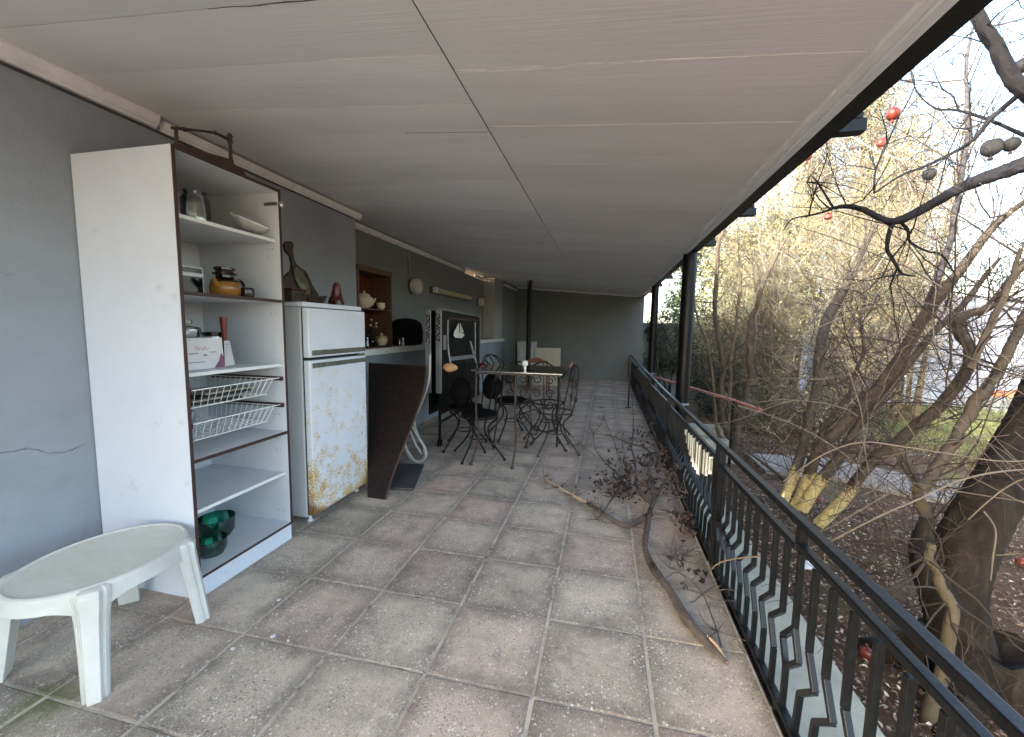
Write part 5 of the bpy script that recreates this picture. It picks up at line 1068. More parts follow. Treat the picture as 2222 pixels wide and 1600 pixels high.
# scalloped lower edge of the apron: deeper by the legs
ang = [math.atan2((fy - C.y) / B, (fx - C.x) / A) for fx, fy in feet]
n_ = 96; low = []; lowi = []; mid_ = []; 
for k in range(n_):
    a = 2 * math.pi * k / n_; d_ = min(abs((a - g_ + math.pi) % (2 * math.pi) - math.pi) for g_ in ang); dep = 0.060 + 0.06 * max(0, 1 - (d_ / 0.42)) ** 1.6
    for lst, r_, z in ((mid_, 0.0, ztp - 0.008), (low, 0.006, ztp - dep), (lowi, -0.002, ztp - dep)):
        x, y = (A + r_) * math.cos(a), (B + r_) * math.sin(a); lst.append(C + Vector((x * math.cos(rot) - y * math.sin(rot), x * math.sin(rot) + y * math.cos(rot), z)))
build(q, 'rim', 'plastic', ST, smooth=True)
q = MB(); q.loft([mid_, low, lowi, [p + Vector((0, 0, 0.03)) for p in lowi]], caps=False); build(q, 'apron', 'plastic', ST, smooth=True)
for (fx, fy), g_ in zip(feet, ang):
    d_ = Vector((fx - C.x, fy - C.y, 0)); foot_r = d_.length; d_.normalize(); s_ = Vector((-d_.y, d_.x, 0))
    top_r = Vector((A * math.cos(g_), B * math.sin(g_))).length
    def ring(r_, w_, dd, z):
        c = C + d_ * r_ + Vector((0, 0, z))
        prof = [(-0.5, -0.55), (-0.5, -0.12), (-0.40, 0.10), (-0.33, 0.04), (-0.25, 0.40), (0.25, 0.40), (0.33, 0.04), (0.40, 0.10), (0.5, -0.12), (0.5, -0.55)]
        return [c + s_ * (a * w_) + d_ * (b * dd) for a, b in prof]
    lr = lambda z: foot_r - 0.004 + (top_r + 0.010 - foot_r) * (z / 0.37)
    q = MB(); q.loft([ring(lr(0), 0.080, 0.056, 0.0), ring(lr(0.1), 0.084, 0.058, 0.10), ring(lr(0.2), 0.090, 0.061, 0.20), ring(lr(0.3), 0.100, 0.065, 0.30), ring(lr(0.36), 0.112, 0.068, 0.36), ring(top_r + 0.008, 0.118, 0.068, 0.400), ring(top_r + 0.002, 0.112, 0.056, 0.416), ring(top_r - 0.010, 0.085, 0.036, 0.424)])
    build(q, 'leg', 'plastic', ST, smooth=True, bevel=0.002)

# ------------------------------------------------------------------ scraps on the floor
for k, (p_, s_) in enumerate((((-1.465,1.483,0.002), 0.014), ((-1.377,1.478,0.002), 0.007), ((-1.635,1.704,0.002), 0.012), ((-1.579,1.378,0.002), 0.012))):
    q = MB(); q.prism([(p_[0] + s_ * math.cos(a) * rng.uniform(.7, 1), p_[1] + s_ * math.sin(a) * rng.uniform(.6, 1), 0.0015) for a in [2 * math.pi * j / 8 for j in range(8)]], (0, 0, 0.002))
    tag(build(q, 'white_chip', 'whitepaper', loc=(p_[0], p_[1], 0)), ['round white flake beside the smaller one on the tiles', 'tiniest white flake right of the round one on the tiles', 'long white flake on the joint nearest the cabinet', 'white flake on the joint left of the round flake'][k], 'paint chip', 'white flakes on the tiles')
# ------------------------------------------------------------------ fallen branch on the porch floor
fb = thing('fallen_branch', 'large grey fallen branch with dry leaves lying along the railing', 'branch', (0.331,3.002,0.000))
def rot3(p, dz): return (p[0], p[1], p[2] + dz)
main = [(0.564,1.806,0.020),(0.508,1.913,0.026),(0.443,2.052,0.031),(0.381,2.234,0.035),(0.319,2.448,0.043),(0.305,2.646,0.050),(0.330,2.887,0.057),(0.384,3.184,0.065),(0.435,3.405,0.070)]
main = [main[0]] + [(p[0] + rng.uniform(-.016, .016), p[1] + rng.uniform(-.02, .02), p[2]) for p in main[1:-1]] + [main[-1]]
q = MB(); q.tube(main, [0.009, 0.018, 0.025, 0.019, 0.023, 0.017, 0.020, 0.017, 0.021], 14, 6, 0.12); build(q, 'trunk', 'barkfloor', fb, smooth=True)
q = MB(); q.tube([(0.563,1.805,0.025),(0.549,1.859,0.033),(0.532,1.895,0.039),(0.509,1.925,0.045)], [0.004, 0.007, 0.008, 0.004], 7, 3, 0.2); build(q, 'split_end', 'splint', fb, smooth=True)
limbs = [
 ([(0.384,3.176,0.050),(0.321,3.097,0.042),(0.215,2.982,0.030),(0.133,2.987,0.035),(-0.003,3.173,0.031),(-0.098,3.315,0.020)], [0.022, 0.021, 0.020, 0.019, 0.016, 0.014], 'barkfloor'),
 ([(-0.098,3.315,0.020),(-0.221,3.429,0.023),(-0.356,3.575,0.026),(-0.452,3.670,0.028),(-0.533,3.778,0.030)], [0.013, 0.011, 0.009, 0.006, 0.004], 'splint'),
 ([(0.421,3.333,0.060),(0.342,3.463,0.075),(0.316,3.686,0.088),(0.330,4.223,0.129),(0.318,4.598,0.165),(0.353,4.950,0.191),(0.420,5.999,0.247),(0.494,7.630,0.300)], [0.018, 0.016, 0.014, 0.012, 0.011, 0.009, 0.007, 0.005], 'barkfloor'),
 ([(0.438,3.429,0.060),(0.453,3.749,0.078),(0.462,4.141,0.096),(0.514,4.495,0.109),(0.481,4.765,0.120),(0.306,4.820,0.144),(0.125,4.964,0.170),(-0.115,4.954,0.200)], [0.022, 0.020, 0.017, 0.014, 0.011, 0.010, 0.009, 0.006], 'barkfloor'),
 ([(0.453,3.433,0.060),(0.440,3.597,0.093),(0.422,3.743,0.120)], [0.014, 0.012, 0.008], 'barkfloor'),
 ([(0.463,3.484,0.060),(0.551,3.754,0.086),(0.631,3.917,0.121),(0.693,3.946,0.184),(0.757,3.991,0.250)], [0.014, 0.012, 0.009, 0.007, 0.004], 'barkfloor'),
 ([(0.526,4.612,0.100),(0.657,4.608,0.164),(0.602,4.776,0.217),(0.584,5.373,0.266),(0.552,6.007,0.287),(0.522,6.475,0.300)], [0.011, 0.010, 0.009, 0.007, 0.005, 0.003], 'barkfloor'),
 ([(0.463,3.325,0.030),(0.556,3.251,0.044),(0.657,3.171,0.060)], [0.006, 0.005, 0.003], 'barkfloor'),
 ([(0.251,3.682,0.040),(0.158,3.970,0.057),(0.024,4.307,0.074),(-0.071,4.676,0.084),(-0.110,5.273,0.090),(-0.049,5.790,0.095),(0.024,6.417,0.100)], [0.009, 0.008, 0.007, 0.006, 0.005, 0.004, 0.002], 'barkfloor'),
 ([(0.171,3.686,0.030),(0.108,3.461,0.030),(-0.010,3.013,0.030)], [0.007, 0.007, 0.003], 'barkfloor'),
 ([(-0.067,4.587,0.030),(-0.216,4.744,0.080),(-0.285,4.731,0.100)], [0.005, 0.004, 0.002], 'barkfloor'),
 ([(0.179,4.745,0.030),(0.132,5.233,0.089),(0.024,5.926,0.156),(-0.009,6.649,0.200)], [0.006, 0.005, 0.003, 0.002], 'barkfloor'),
 ([(0.563,1.898,0.020),(0.571,2.003,0.020),(0.572,2.134,0.020),(0.567,2.283,0.020),(0.530,2.400,0.020),(0.479,2.465,0.020),(0.421,2.513,0.020)], [0.004, 0.004, 0.003, 0.003, 0.003, 0.002, 0.002], 'barkfloor'),
 ([(0.429,2.532,0.010),(0.466,2.635,0.010),(0.545,2.694,0.010)], [0.002, 0.0015, 0.001], 'barkfloor'),
 ([(0.554,3.484,0.050),(0.616,3.433,0.098),(0.680,3.418,0.150)], [0.004, 0.003, 0.002], 'barkfloor')]
tw = MB()
for pts, rr, m in limbs:
    q = MB(); q.tube(pts, rr, 8, 4, 0.06); build(q, 'limb', m, fb, smooth=True)
    if pts[-1][1] > 2.5:
        for k in range(20):
            i = rng.randrange(1, len(pts)); a = Vector(pts[i]); d = Vector((rng.uniform(-1, 1), rng.uniform(-.6, 1), rng.uniform(-.1, .5))).normalized(); L_ = rng.uniform(0.06, 0.22)
            b = a + d * L_ * 0.5 + Vector((rng.uniform(-.02, .02),) * 3); e = a + d * L_; e.z = max(e.z, 0.008); b.z = max(b.z, 0.008)
            tw.tube([a, b, e], [0.0035, 0.0025, 0.0012], 5)
stuff(build(tw, 'twigs', 'barkfloor', fb))
LP = []
for c_, n_, s_, zz in (((0.188,3.614,0.060), 210, 0.13, 0.07), ((0.431,4.192,0.100), 110, 0.16, 0.10), ((0.703,4.577,0.100), 130, 0.15, 0.09), ((0.652,3.056,0.050), 90, 0.07, 0.05), ((0.685,3.869,0.100), 90, 0.14, 0.08), ((0.185,4.196,0.100), 50, 0.10, 0.06), ((0.455,5.440,0.120), 50, 0.14, 0.08)):
    q_ = np.stack([nr.normal(c_[0], s_, n_), nr.normal(c_[1], s_, n_), np.abs(nr.normal(zz, zz * 0.8, n_)) + 0.012], 1); LP.append(q_)
for c_ in ((0.441,2.614,0.000), (0.517,2.613,-0.000), (0.492,2.540,0.000), (0.530,2.501,0.000), (0.574,2.489,0.000), (0.468,2.350,0.000), (0.581,2.400,0.000), (0.479,2.311,0.000), (0.620,2.491,0.000)): LP.append(np.array([[c_[0], c_[1], 0.02], [c_[0] + .01, c_[1] + .008, 0.025]]))
LP = np.concatenate(LP); LP[:, 0] = np.minimum(LP[:, 0], 0.655)
V, F = leaves(LP, nr.uniform(0.012, 0.030, len(LP)), 0.1, 0.62); stuff(fast_mesh('dry_leaves', V, F, 'dryleaf', fb))

# ------------------------------------------------------------------ garden shrubs and trees
def grow(mb, p, d, L, r, depth, spread=0.6, up=0.25, kids=(2, 4), segs=4, wander=0.22, minr=0.0016):
    pts = [p]; rs = [r]; cur = Vector(p); dv = Vector(d).normalized()
    for i in range(segs):
        dv = (dv + Vector((rng.gauss(0, wander), rng.gauss(0, wander), rng.gauss(0, wander) + up * 0.12))).normalized()
        cur = cur + dv * (L / segs); pts.append(cur.copy()); rs.append(max(minr * 0.7, r * (1 - 0.62 * (i + 1) / segs)))
    mb.tube(pts, rs, 5 if r > 0.006 else 4 if r > 0.003 else 3)
    if depth > 0:
        for _ in range(rng.randint(*kids)):
            i = rng.randint(1, segs); a = pts[i]; ddir = (pts[i] - pts[i - 1]).normalized()
            side = Vector((rng.gauss(0, 1), rng.gauss(0, 1), rng.gauss(0, 0.7))).normalized()
            nd = (ddir * (1 - spread) + side * spread + Vector((0, 0, up * 0.4))).normalized()
            grow(mb, a, nd, L * rng.uniform(0.45, 0.75), max(minr, rs[i] * rng.uniform(0.5, 0.75)), depth - 1, spread, up, kids, segs, wander, minr)
def shrub(name, label, base, stems, mat='bark', twigs=60, tl=0.7, tmat='twig', depth=2, group=None, cat='tree', patches=None):
    t = thing(name, label, cat, base, group)
    tws = MB()
    for pts, rr, *mm in stems:
        if len(pts) > 3 and max(rr) > 0.015 and not (mm and mm[0] == 'cream_low'):
            P_ = [Vector(p) for p in pts]; n2 = []; r2 = []
            for i in range(len(P_) - 1):
                for f in (0, 0.35, 0.7):
                    j = 0 if (i == 0 and f == 0) else 1
                    n2.append(P_[i].lerp(P_[i + 1], f) + Vector((rng.gauss(0, .2), rng.gauss(0, .2), rng.gauss(0, .15))) * rr[i] * j); r2.append((rr[i] + (rr[i + 1] - rr[i]) * f) * (1 + rng.choice([0, 0, 0.12, -0.06, 0.05])))
            pts2, rr2 = n2 + [P_[-1]], r2 + [rr[-1]]
        else: pts2, rr2 = pts, rr
        q = MB(); q.tube(pts2, rr2, 12 if max(rr) > 0.02 else 7, 4, 0.06); build(q, 'stem', mm[0] if mm else mat, t, smooth=True)
    S = [s for s in stems if len(s[0]) > 2]
    wts = [sum((Vector(a) - Vector(b)).length for a, b in zip(s[0][:-1], s[0][1:])) for s in S]
    for _ in range(twigs):
        s = rng.choices(S, wts)[0]; pts = s[0]; i = rng.randrange(1, len(pts)); f = rng.random(); a = Vector(pts[i - 1]).lerp(Vector(pts[i]), f)
        if a.z < 0.1 and rng.random() < 0.6: continue
        d = (Vector(pts[i]) - Vector(pts[i - 1])).normalized(); sd = Vector((rng.gauss(0, 1), rng.gauss(0, 1), rng.gauss(0.2, 0.7))).normalized()
        if a.x < 1.3 and sd.x < 0: sd.x = -sd.x
        grow(tws, a, d * 0.5 + sd * 0.8, tl * rng.uniform(0.4, 1.2), rng.uniform(0.003, 0.0065), depth, 0.65, 0.3)
    # keep the shoots out of the porch
    tws.v = [(max(v[0], 1.12) if v[2] > 0.7 else max(v[0], 0.80), v[1], v[2]) for v in tws.v]
    stuff(build(tws, 'twigs', tmat, t))
    return t
sh1 = [
 ([(2.015,6.900,-0.465),(1.831,6.900,0.151),(1.794,6.900,0.878),(1.646,6.900,1.589),(1.614,6.900,2.012),(1.614,6.900,2.568),(1.617,6.900,2.842),(1.754,6.900,3.108)], [0.045, 0.04, 0.036, 0.034, 0.032, 0.028, 0.024, 0.016]),
 ([(1.989,6.900,-0.467),(1.763,6.826,-0.131),(1.643,6.717,0.449),(1.579,6.645,0.824),(1.458,6.546,1.310),(1.310,6.485,1.578),(1.196,6.400,1.972)], [0.03, 0.026, 0.022, 0.02, 0.018, 0.014, 0.008], 'barkpale'),
 ([(1.999,6.800,-0.436),(2.024,6.712,0.202),(2.073,6.659,0.565),(2.084,6.608,0.916),(2.005,6.551,1.288),(2.024,6.494,1.652),(2.074,6.456,1.878),(2.131,6.399,2.209),(2.307,6.300,2.724)], [0.055, 0.05, 0.046, 0.042, 0.036, 0.034, 0.03, 0.026, 0.014]),
 ([(2.029,7.000,-0.456),(1.966,7.085,0.272),(1.973,7.162,0.935),(2.018,7.222,1.452),(2.076,7.308,2.190),(2.036,7.359,2.635),(1.844,7.400,2.939)], [0.035, 0.032, 0.028, 0.024, 0.02, 0.015, 0.008], 'barkpale'),
 ([(2.071,7.100,-0.482),(2.196,7.208,0.187),(2.321,7.317,0.859),(2.381,7.400,1.383),(2.369,7.506,2.059),(2.318,7.600,2.669)], [0.03, 0.026, 0.022, 0.019, 0.014, 0.008], 'barkpale'),
 ([(1.958,6.800,-0.403),(2.052,6.934,-0.063),(2.357,7.061,0.114),(2.650,7.200,0.365)], [0.02, 0.018, 0.012, 0.006])]
shrub('crape_myrtle', 'many stemmed bare shrub rising just behind the thick black post', (1.985,6.842,-0.450), sh1, 'bark', 150, 0.85, 'twig', 2, 'bare shrubs along the porch')
sh2 = [
 ([(1.723,4.350,-0.252),(1.813,4.410,-0.070),(1.935,4.511,0.251),(2.035,4.624,0.630),(2.121,4.718,0.951),(2.147,4.802,1.252),(2.239,4.900,1.600),(2.362,4.969,1.827),(2.472,5.035,2.047),(2.646,5.144,2.422),(2.752,5.200,2.606)], [0.048, 0.046, 0.044, 0.045, 0.045, 0.044, 0.05, 0.045, 0.038, 0.03, 0.018]),
 ([(1.880,4.400,-0.265),(1.933,4.314,0.085),(1.962,4.240,0.379),(2.110,4.140,0.672),(2.196,4.077,0.846),(2.301,3.975,1.129),(2.351,3.892,1.362),(2.388,3.805,1.594),(2.452,3.701,1.830),(2.478,3.661,1.911),(2.531,3.539,2.152),(2.567,3.481,2.243),(2.629,3.400,2.337)], [0.05, 0.048, 0.046, 0.045, 0.045, 0.044, 0.042, 0.04, 0.034, 0.03, 0.024, 0.02, 0.014]),
 ([(1.893,4.300,-0.238),(1.971,4.269,-0.008),(2.062,4.240,0.190),(2.133,4.215,0.357),(2.209,4.178,0.607),(2.317,4.141,0.829),(2.412,4.104,1.041),(2.518,4.060,1.283),(2.598,4.025,1.468),(2.731,3.978,1.671),(2.825,3.930,1.904),(2.883,3.900,2.037)], [0.055, 0.053, 0.048, 0.040, 0.034, 0.03, 0.03, 0.028, 0.026, 0.022, 0.016, 0.01], 'barkpale'),
 ([(1.999,4.200,-0.324),(2.131,4.115,-0.033),(2.211,4.035,0.246),(2.281,3.979,0.421),(2.357,3.933,0.528),(2.448,3.860,0.719),(2.535,3.789,0.888),(2.595,3.702,1.117),(2.601,3.654,1.252),(2.561,3.614,1.371),(2.474,3.579,1.449),(2.429,3.547,1.540),(2.457,3.516,1.598),(2.531,3.462,1.643),(2.568,3.375,1.818),(2.591,3.300,1.957)], [0.05, 0.048, 0.044, 0.046, 0.046, 0.043, 0.042, 0.038, 0.036, 0.036, 0.034, 0.034, 0.03, 0.026, 0.022, 0.016]),
 ([(1.894,4.350,-0.233),(1.896,4.754,-0.103),(1.793,5.126,-0.029),(1.676,5.400,0.018)], [0.03, 0.024, 0.014, 0.006], 'barkpale'),
 ([(1.910,4.300,-0.209),(2.037,4.474,0.386),(2.347,4.623,0.835),(2.513,4.753,1.288),(2.502,4.839,1.610),(2.563,4.902,1.845),(2.550,5.000,2.228)], [0.022, 0.02, 0.017, 0.015, 0.013, 0.01, 0.006]),
 ([(2.376,3.900,1.344),(2.441,3.848,1.759),(2.495,3.803,2.097),(2.478,3.756,2.453),(2.460,3.701,2.849),(2.358,3.638,3.286),(2.345,3.600,3.530)], [0.024, 0.022, 0.02, 0.017, 0.014, 0.010, 0.006], 'twiggrey'),
 ([(2.140,4.400,0.143),(1.891,4.589,0.271),(1.641,4.751,0.380),(1.446,4.897,0.589),(1.320,5.000,0.774)], [0.012, 0.011, 0.009, 0.007, 0.004])]
for k in (0, 1, 2, 3): sh2[k] = (sh2[k][0], sh2[k][1], 'cream_low')
shrub('pomegranate_tree', 'leaning many stemmed pomegranate tree with cream lower trunks', (1.940,4.425,-0.450), sh2, 'bark', 190, 0.95, 'twig', 2, 'bare shrubs along the porch')
sh3 = [
 ([(1.743,2.600,0.251),(1.867,2.773,0.370),(1.902,2.901,0.461),(1.931,2.989,0.533),(1.937,3.122,0.634),(1.919,3.200,0.678)], [0.032, 0.03, 0.028, 0.028, 0.026, 0.024], 'barkpale'),
 ([(1.838,2.800,0.546),(1.944,2.845,0.700),(2.022,2.879,0.821),(2.103,2.922,0.983),(2.161,2.950,1.087),(2.260,2.988,1.211),(2.352,3.036,1.394),(2.476,3.100,1.643)], [0.03, 0.03, 0.03, 0.03, 0.028, 0.028, 0.026, 0.022]),
 ([(2.068,2.900,1.258),(2.125,2.921,1.406),(2.190,2.946,1.575),(2.270,2.978,1.793),(2.308,3.000,1.951)], [0.02, 0.018, 0.017, 0.014, 0.01]),
 ([(1.574,2.300,0.441),(1.565,2.294,0.360),(1.610,2.288,0.300),(1.667,2.276,0.141),(1.665,2.261,-0.068),(1.639,2.249,-0.245),(1.595,2.235,-0.446),(1.563,2.220,-0.664)], [0.018, 0.019, 0.022, 0.026, 0.030, 0.030, 0.030, 0.03], 'barkpale')]
shrub('slender_shrub', 'slender shrub with tan stems growing against the dark leaning trunk', (1.75, 2.45, -0.45), sh3, 'bark', 80, 0.7, 'twig', 2, 'bare shrubs along the porch')
bt = thing('old_tree', 'old dark leaning tree with fissured bark at the right', 'tree', (1.98, 2.5, -0.45))
trunk = [(2.005,2.500,-0.862),(1.984,2.510,-0.604),(1.950,2.522,-0.353),(1.905,2.541,-0.137),(1.880,2.558,0.059),(1.914,2.584,0.271),(1.998,2.614,0.487),(2.147,2.711,0.671),(2.278,2.806,0.835),(2.478,2.968,1.052),(2.723,3.200,1.369)]
q = MB(); q.tube(trunk, [0.18, 0.155, 0.14, 0.13, 0.125, 0.128, 0.12, 0.115, 0.11, 0.11, 0.10], 40, 12, 0.035); build(q, 'trunk', 'barkdark', bt, smooth=True)
q = MB(); q.tube([(1.783,2.460,0.005),(1.745,2.503,0.125),(1.717,2.534,0.219),(1.712,2.557,0.297),(1.731,2.580,0.379),(1.749,2.600,0.451)], [0.09, 0.072, 0.058, 0.052, 0.040, 0.030], 24, 8, 0.06); build(q, 'stump', 'barkdark', bt, smooth=True)
roots = MB()
for a in (0.2, 1.4, 2.6, 3.9, 5.2): roots.tube([(1.98 + 0.1 * math.cos(a), 2.5 + .1 * math.sin(a), -0.2), (1.98 + 0.3 * math.cos(a), 2.5 + .3 * math.sin(a), -0.40), (1.98 + 0.55 * math.cos(a), 2.5 + .55 * math.sin(a), -0.49)], [0.14, 0.09, 0.03], 8, 3, 0.1)
build(roots, 'roots', 'barkdark', bt, smooth=True)
near = [
 ([(2.183,2.700,2.372),(2.095,2.724,2.343),(2.005,2.748,2.308),(1.904,2.773,2.272),(1.826,2.792,2.233),(1.720,2.819,2.160),(1.635,2.839,2.109),(1.571,2.851,2.097),(1.505,2.864,2.134),(1.449,2.875,2.174),(1.367,2.889,2.203),(1.304,2.900,2.198)], [0.05, 0.042, 0.038, 0.032, 0.028, 0.025, 0.023, 0.020, 0.017, 0.016, 0.013, 0.010]),
 ([(1.304,2.900,2.198),(1.279,2.931,2.268),(1.247,2.970,2.358),(1.218,3.000,2.425)], [0.007, 0.006, 0.005, 0.003]), ([(1.295,2.900,2.188),(1.256,2.931,2.242),(1.217,2.970,2.324),(1.187,3.000,2.391)], [0.006, 0.004, 0.003, 0.002]),
 ([(1.304,2.900,2.198),(1.270,2.936,2.188),(1.212,2.991,2.183),(1.143,3.051,2.179),(1.115,3.100,2.122)], [0.008, 0.006, 0.005, 0.004, 0.003]),
 ([(1.587,2.850,2.093),(1.577,2.858,2.034),(1.582,2.870,1.944),(1.614,2.877,1.895),(1.651,2.885,1.840),(1.687,2.892,1.803),(1.751,2.900,1.790)], [0.015, 0.012, 0.010, 0.009, 0.008, 0.006, 0.004]),
 ([(1.613,2.850,2.103),(1.677,2.874,2.049),(1.706,2.895,1.987),(1.810,2.927,1.938),(1.910,2.956,1.914),(2.018,3.000,1.799)], [0.010, 0.008, 0.007, 0.006, 0.005, 0.003]),
 ([(1.599,2.500,3.098),(1.632,2.516,3.005),(1.697,2.534,2.904),(1.767,2.550,2.821),(1.837,2.569,2.714),(1.892,2.581,2.652),(2.004,2.600,2.579)], [0.022, 0.024, 0.027, 0.028, 0.030, 0.033, 0.036]),
 ([(2.066,2.700,2.754),(2.021,2.742,2.688),(1.951,2.798,2.596),(1.909,2.839,2.509),(1.830,2.881,2.453),(1.748,2.918,2.413),(1.651,2.957,2.377),(1.557,3.000,2.301)], [0.016, 0.013, 0.012, 0.010, 0.009, 0.007, 0.006, 0.004]),
 ([(1.557,3.000,2.301),(1.561,3.016,2.443),(1.618,3.036,2.597),(1.674,3.056,2.755),(1.704,3.064,2.811),(1.753,3.083,2.957),(1.703,3.100,3.103)], [0.006, 0.005, 0.005, 0.004, 0.004, 0.003, 0.002]),
 ([(2.131,2.800,2.486),(1.993,2.858,2.613),(1.872,2.903,2.699),(1.782,2.935,2.736),(1.704,2.968,2.849),(1.676,3.000,2.996)], [0.010, 0.008, 0.006, 0.005, 0.003, 0.002])]
tw = MB()
for pts, rr in near:
    q = MB(); q.tube(pts, rr, 9, 5, 0.08); build(q, 'branch', 'barkgrey', bt, smooth=True)
    for k in range(7 if len(pts) > 6 else 3):
        i = rng.randrange(1, len(pts)); a = Vector(pts[i])
        if a.z < 1.4: continue
        grow(tw, a, Vector((rng.gauss(-0.1, 1), rng.gauss(0.2, .8), rng.gauss(0.3, 1))), rng.uniform(0.2, 0.6), rng.uniform(0.0025, 0.005), 2, 0.6, 0.3, minr=0.0013)
tw.v = [(max(v[0], 1.15), v[1], v[2]) for v in tw.v]
stuff(build(tw, 'twigs', 'barkgrey', bt))
# arching pale shoots over the railing
ps = thing('arching_shoots', 'long pale leafless shoots arching over the railing', 'shrub', (1.7, 2.2, -0.45))
for pts in ([(0.533,2.050,0.289),(0.566,2.028,0.349),(0.633,1.995,0.401),(0.729,1.946,0.456),(0.815,1.898,0.513),(0.903,1.839,0.594),(0.965,1.785,0.688),(1.053,1.764,0.774),(1.169,1.795,0.828),(1.284,1.826,0.888),(1.368,1.847,0.919),(1.468,1.872,0.940),(1.586,1.900,0.952)], [(0.725,2.200,0.372),(0.845,2.162,0.419),(0.946,2.126,0.482),(1.038,2.088,0.558),(1.130,2.041,0.678),(1.202,2.000,0.776)], [(0.933,1.900,0.561),(0.938,1.900,0.453)], [(0.881,1.950,0.500),(0.873,1.964,0.448),(0.821,1.986,0.405),(0.788,2.000,0.415)], [(1.038,2.600,0.587),(1.217,2.562,0.779),(1.371,2.532,0.865),(1.541,2.500,0.863),(1.718,2.464,0.851),(1.881,2.428,0.841),(1.999,2.400,0.861)], [(1.836,2.600,0.158),(1.870,2.568,0.222),(1.914,2.526,0.297),(1.971,2.477,0.340),(2.050,2.400,0.407)], [(1.764,2.300,0.627),(1.817,2.300,0.543),(1.822,2.300,0.407),(1.825,2.300,0.292)], [(2.007,2.400,0.794),(1.953,2.455,0.698),(1.903,2.519,0.545),(1.841,2.600,0.318)], [(1.001,3.400,0.888),(1.245,3.359,0.823),(1.476,3.316,0.727),(1.722,3.263,0.560),(1.855,3.221,0.356),(1.934,3.179,0.121),(2.009,3.132,-0.138),(2.070,3.100,-0.304)], [(1.571,3.200,1.338),(1.631,3.175,1.123),(1.689,3.150,0.911),(1.723,3.115,0.608),(1.795,3.080,0.312),(1.841,3.045,0.017),(1.875,3.000,-0.366)], [(1.239,3.600,0.715),(1.341,3.500,0.635),(1.364,3.472,0.607),(1.389,3.400,0.735)]):
    q = MB(); q.tube(pts, [0.0035] + [0.0034] * (len(pts) - 2) + [0.002] if len(pts) > 2 else [0.003, 0.002], 6, 5); build(q, 'shoot', 'twigpale', ps, smooth=True)
tw = MB()
for k in range(110):
    a = Vector((rng.uniform(1.5, 3.3), rng.uniform(2.0, 4.6), rng.uniform(-0.3, 1.2)))
    grow(tw, a, Vector((rng.gauss(0, 1), rng.gauss(0, .8), rng.gauss(0.3, 0.8))), rng.uniform(0.3, 1.1), rng.uniform(0.002, 0.0042), 2, 0.55, 0.1, (1, 3), 5, 0.16, 0.0012)
tw.v = [(max(v[0], 0.85), v[1], max(v[2], -0.44)) for v in tw.v]
stuff(build(tw, 'twigs', 'twigpale', ps))
nt_ = MB()
for k in range(90):
    a = Vector((rng.uniform(1.6, 3.6), rng.uniform(2.6, 6.0), rng.uniform(-0.2, 2.6)))
    grow(nt_, a, Vector((rng.gauss(0.2, .8), rng.gauss(0, .6), rng.gauss(0.7, 0.6))), rng.uniform(0.5, 1.4), rng.uniform(0.003, 0.006), 3, 0.55, 0.25, (1, 3), 5, 0.15, 0.0013)
nt_.v = [(max(v[0], 1.15), v[1], max(v[2], -0.44)) for v in nt_.v]
stuff(tag(build(nt_, 'near_twigs', 'twigmix'), 'mesh of thin grey tan twigs close behind the railing', 'twigs'))
# fine thicket of twigs behind, between the near trees and the path
th = MB()
for k in range(210):
    x = rng.uniform(2.4, 7.5); y = rng.uniform(4.6, 8.6) if x < 4.5 else rng.uniform(3.0, 8.0)
    a = Vector((x, y, rng.uniform(-0.4, 3.4)))
    grow(th, a, Vector((rng.gauss(0, .7), rng.gauss(0, .5), rng.gauss(0.9, 0.6))), rng.uniform(0.5, 1.6), rng.uniform(0.003, 0.0065), 2, 0.55, 0.35, (2, 3), 4, 0.18, 0.0018)
stuff(tag(build(th, 'twig_thicket', 'twigmix'), 'tangle of thin bare twigs between the shrubs and the path', 'twigs'))

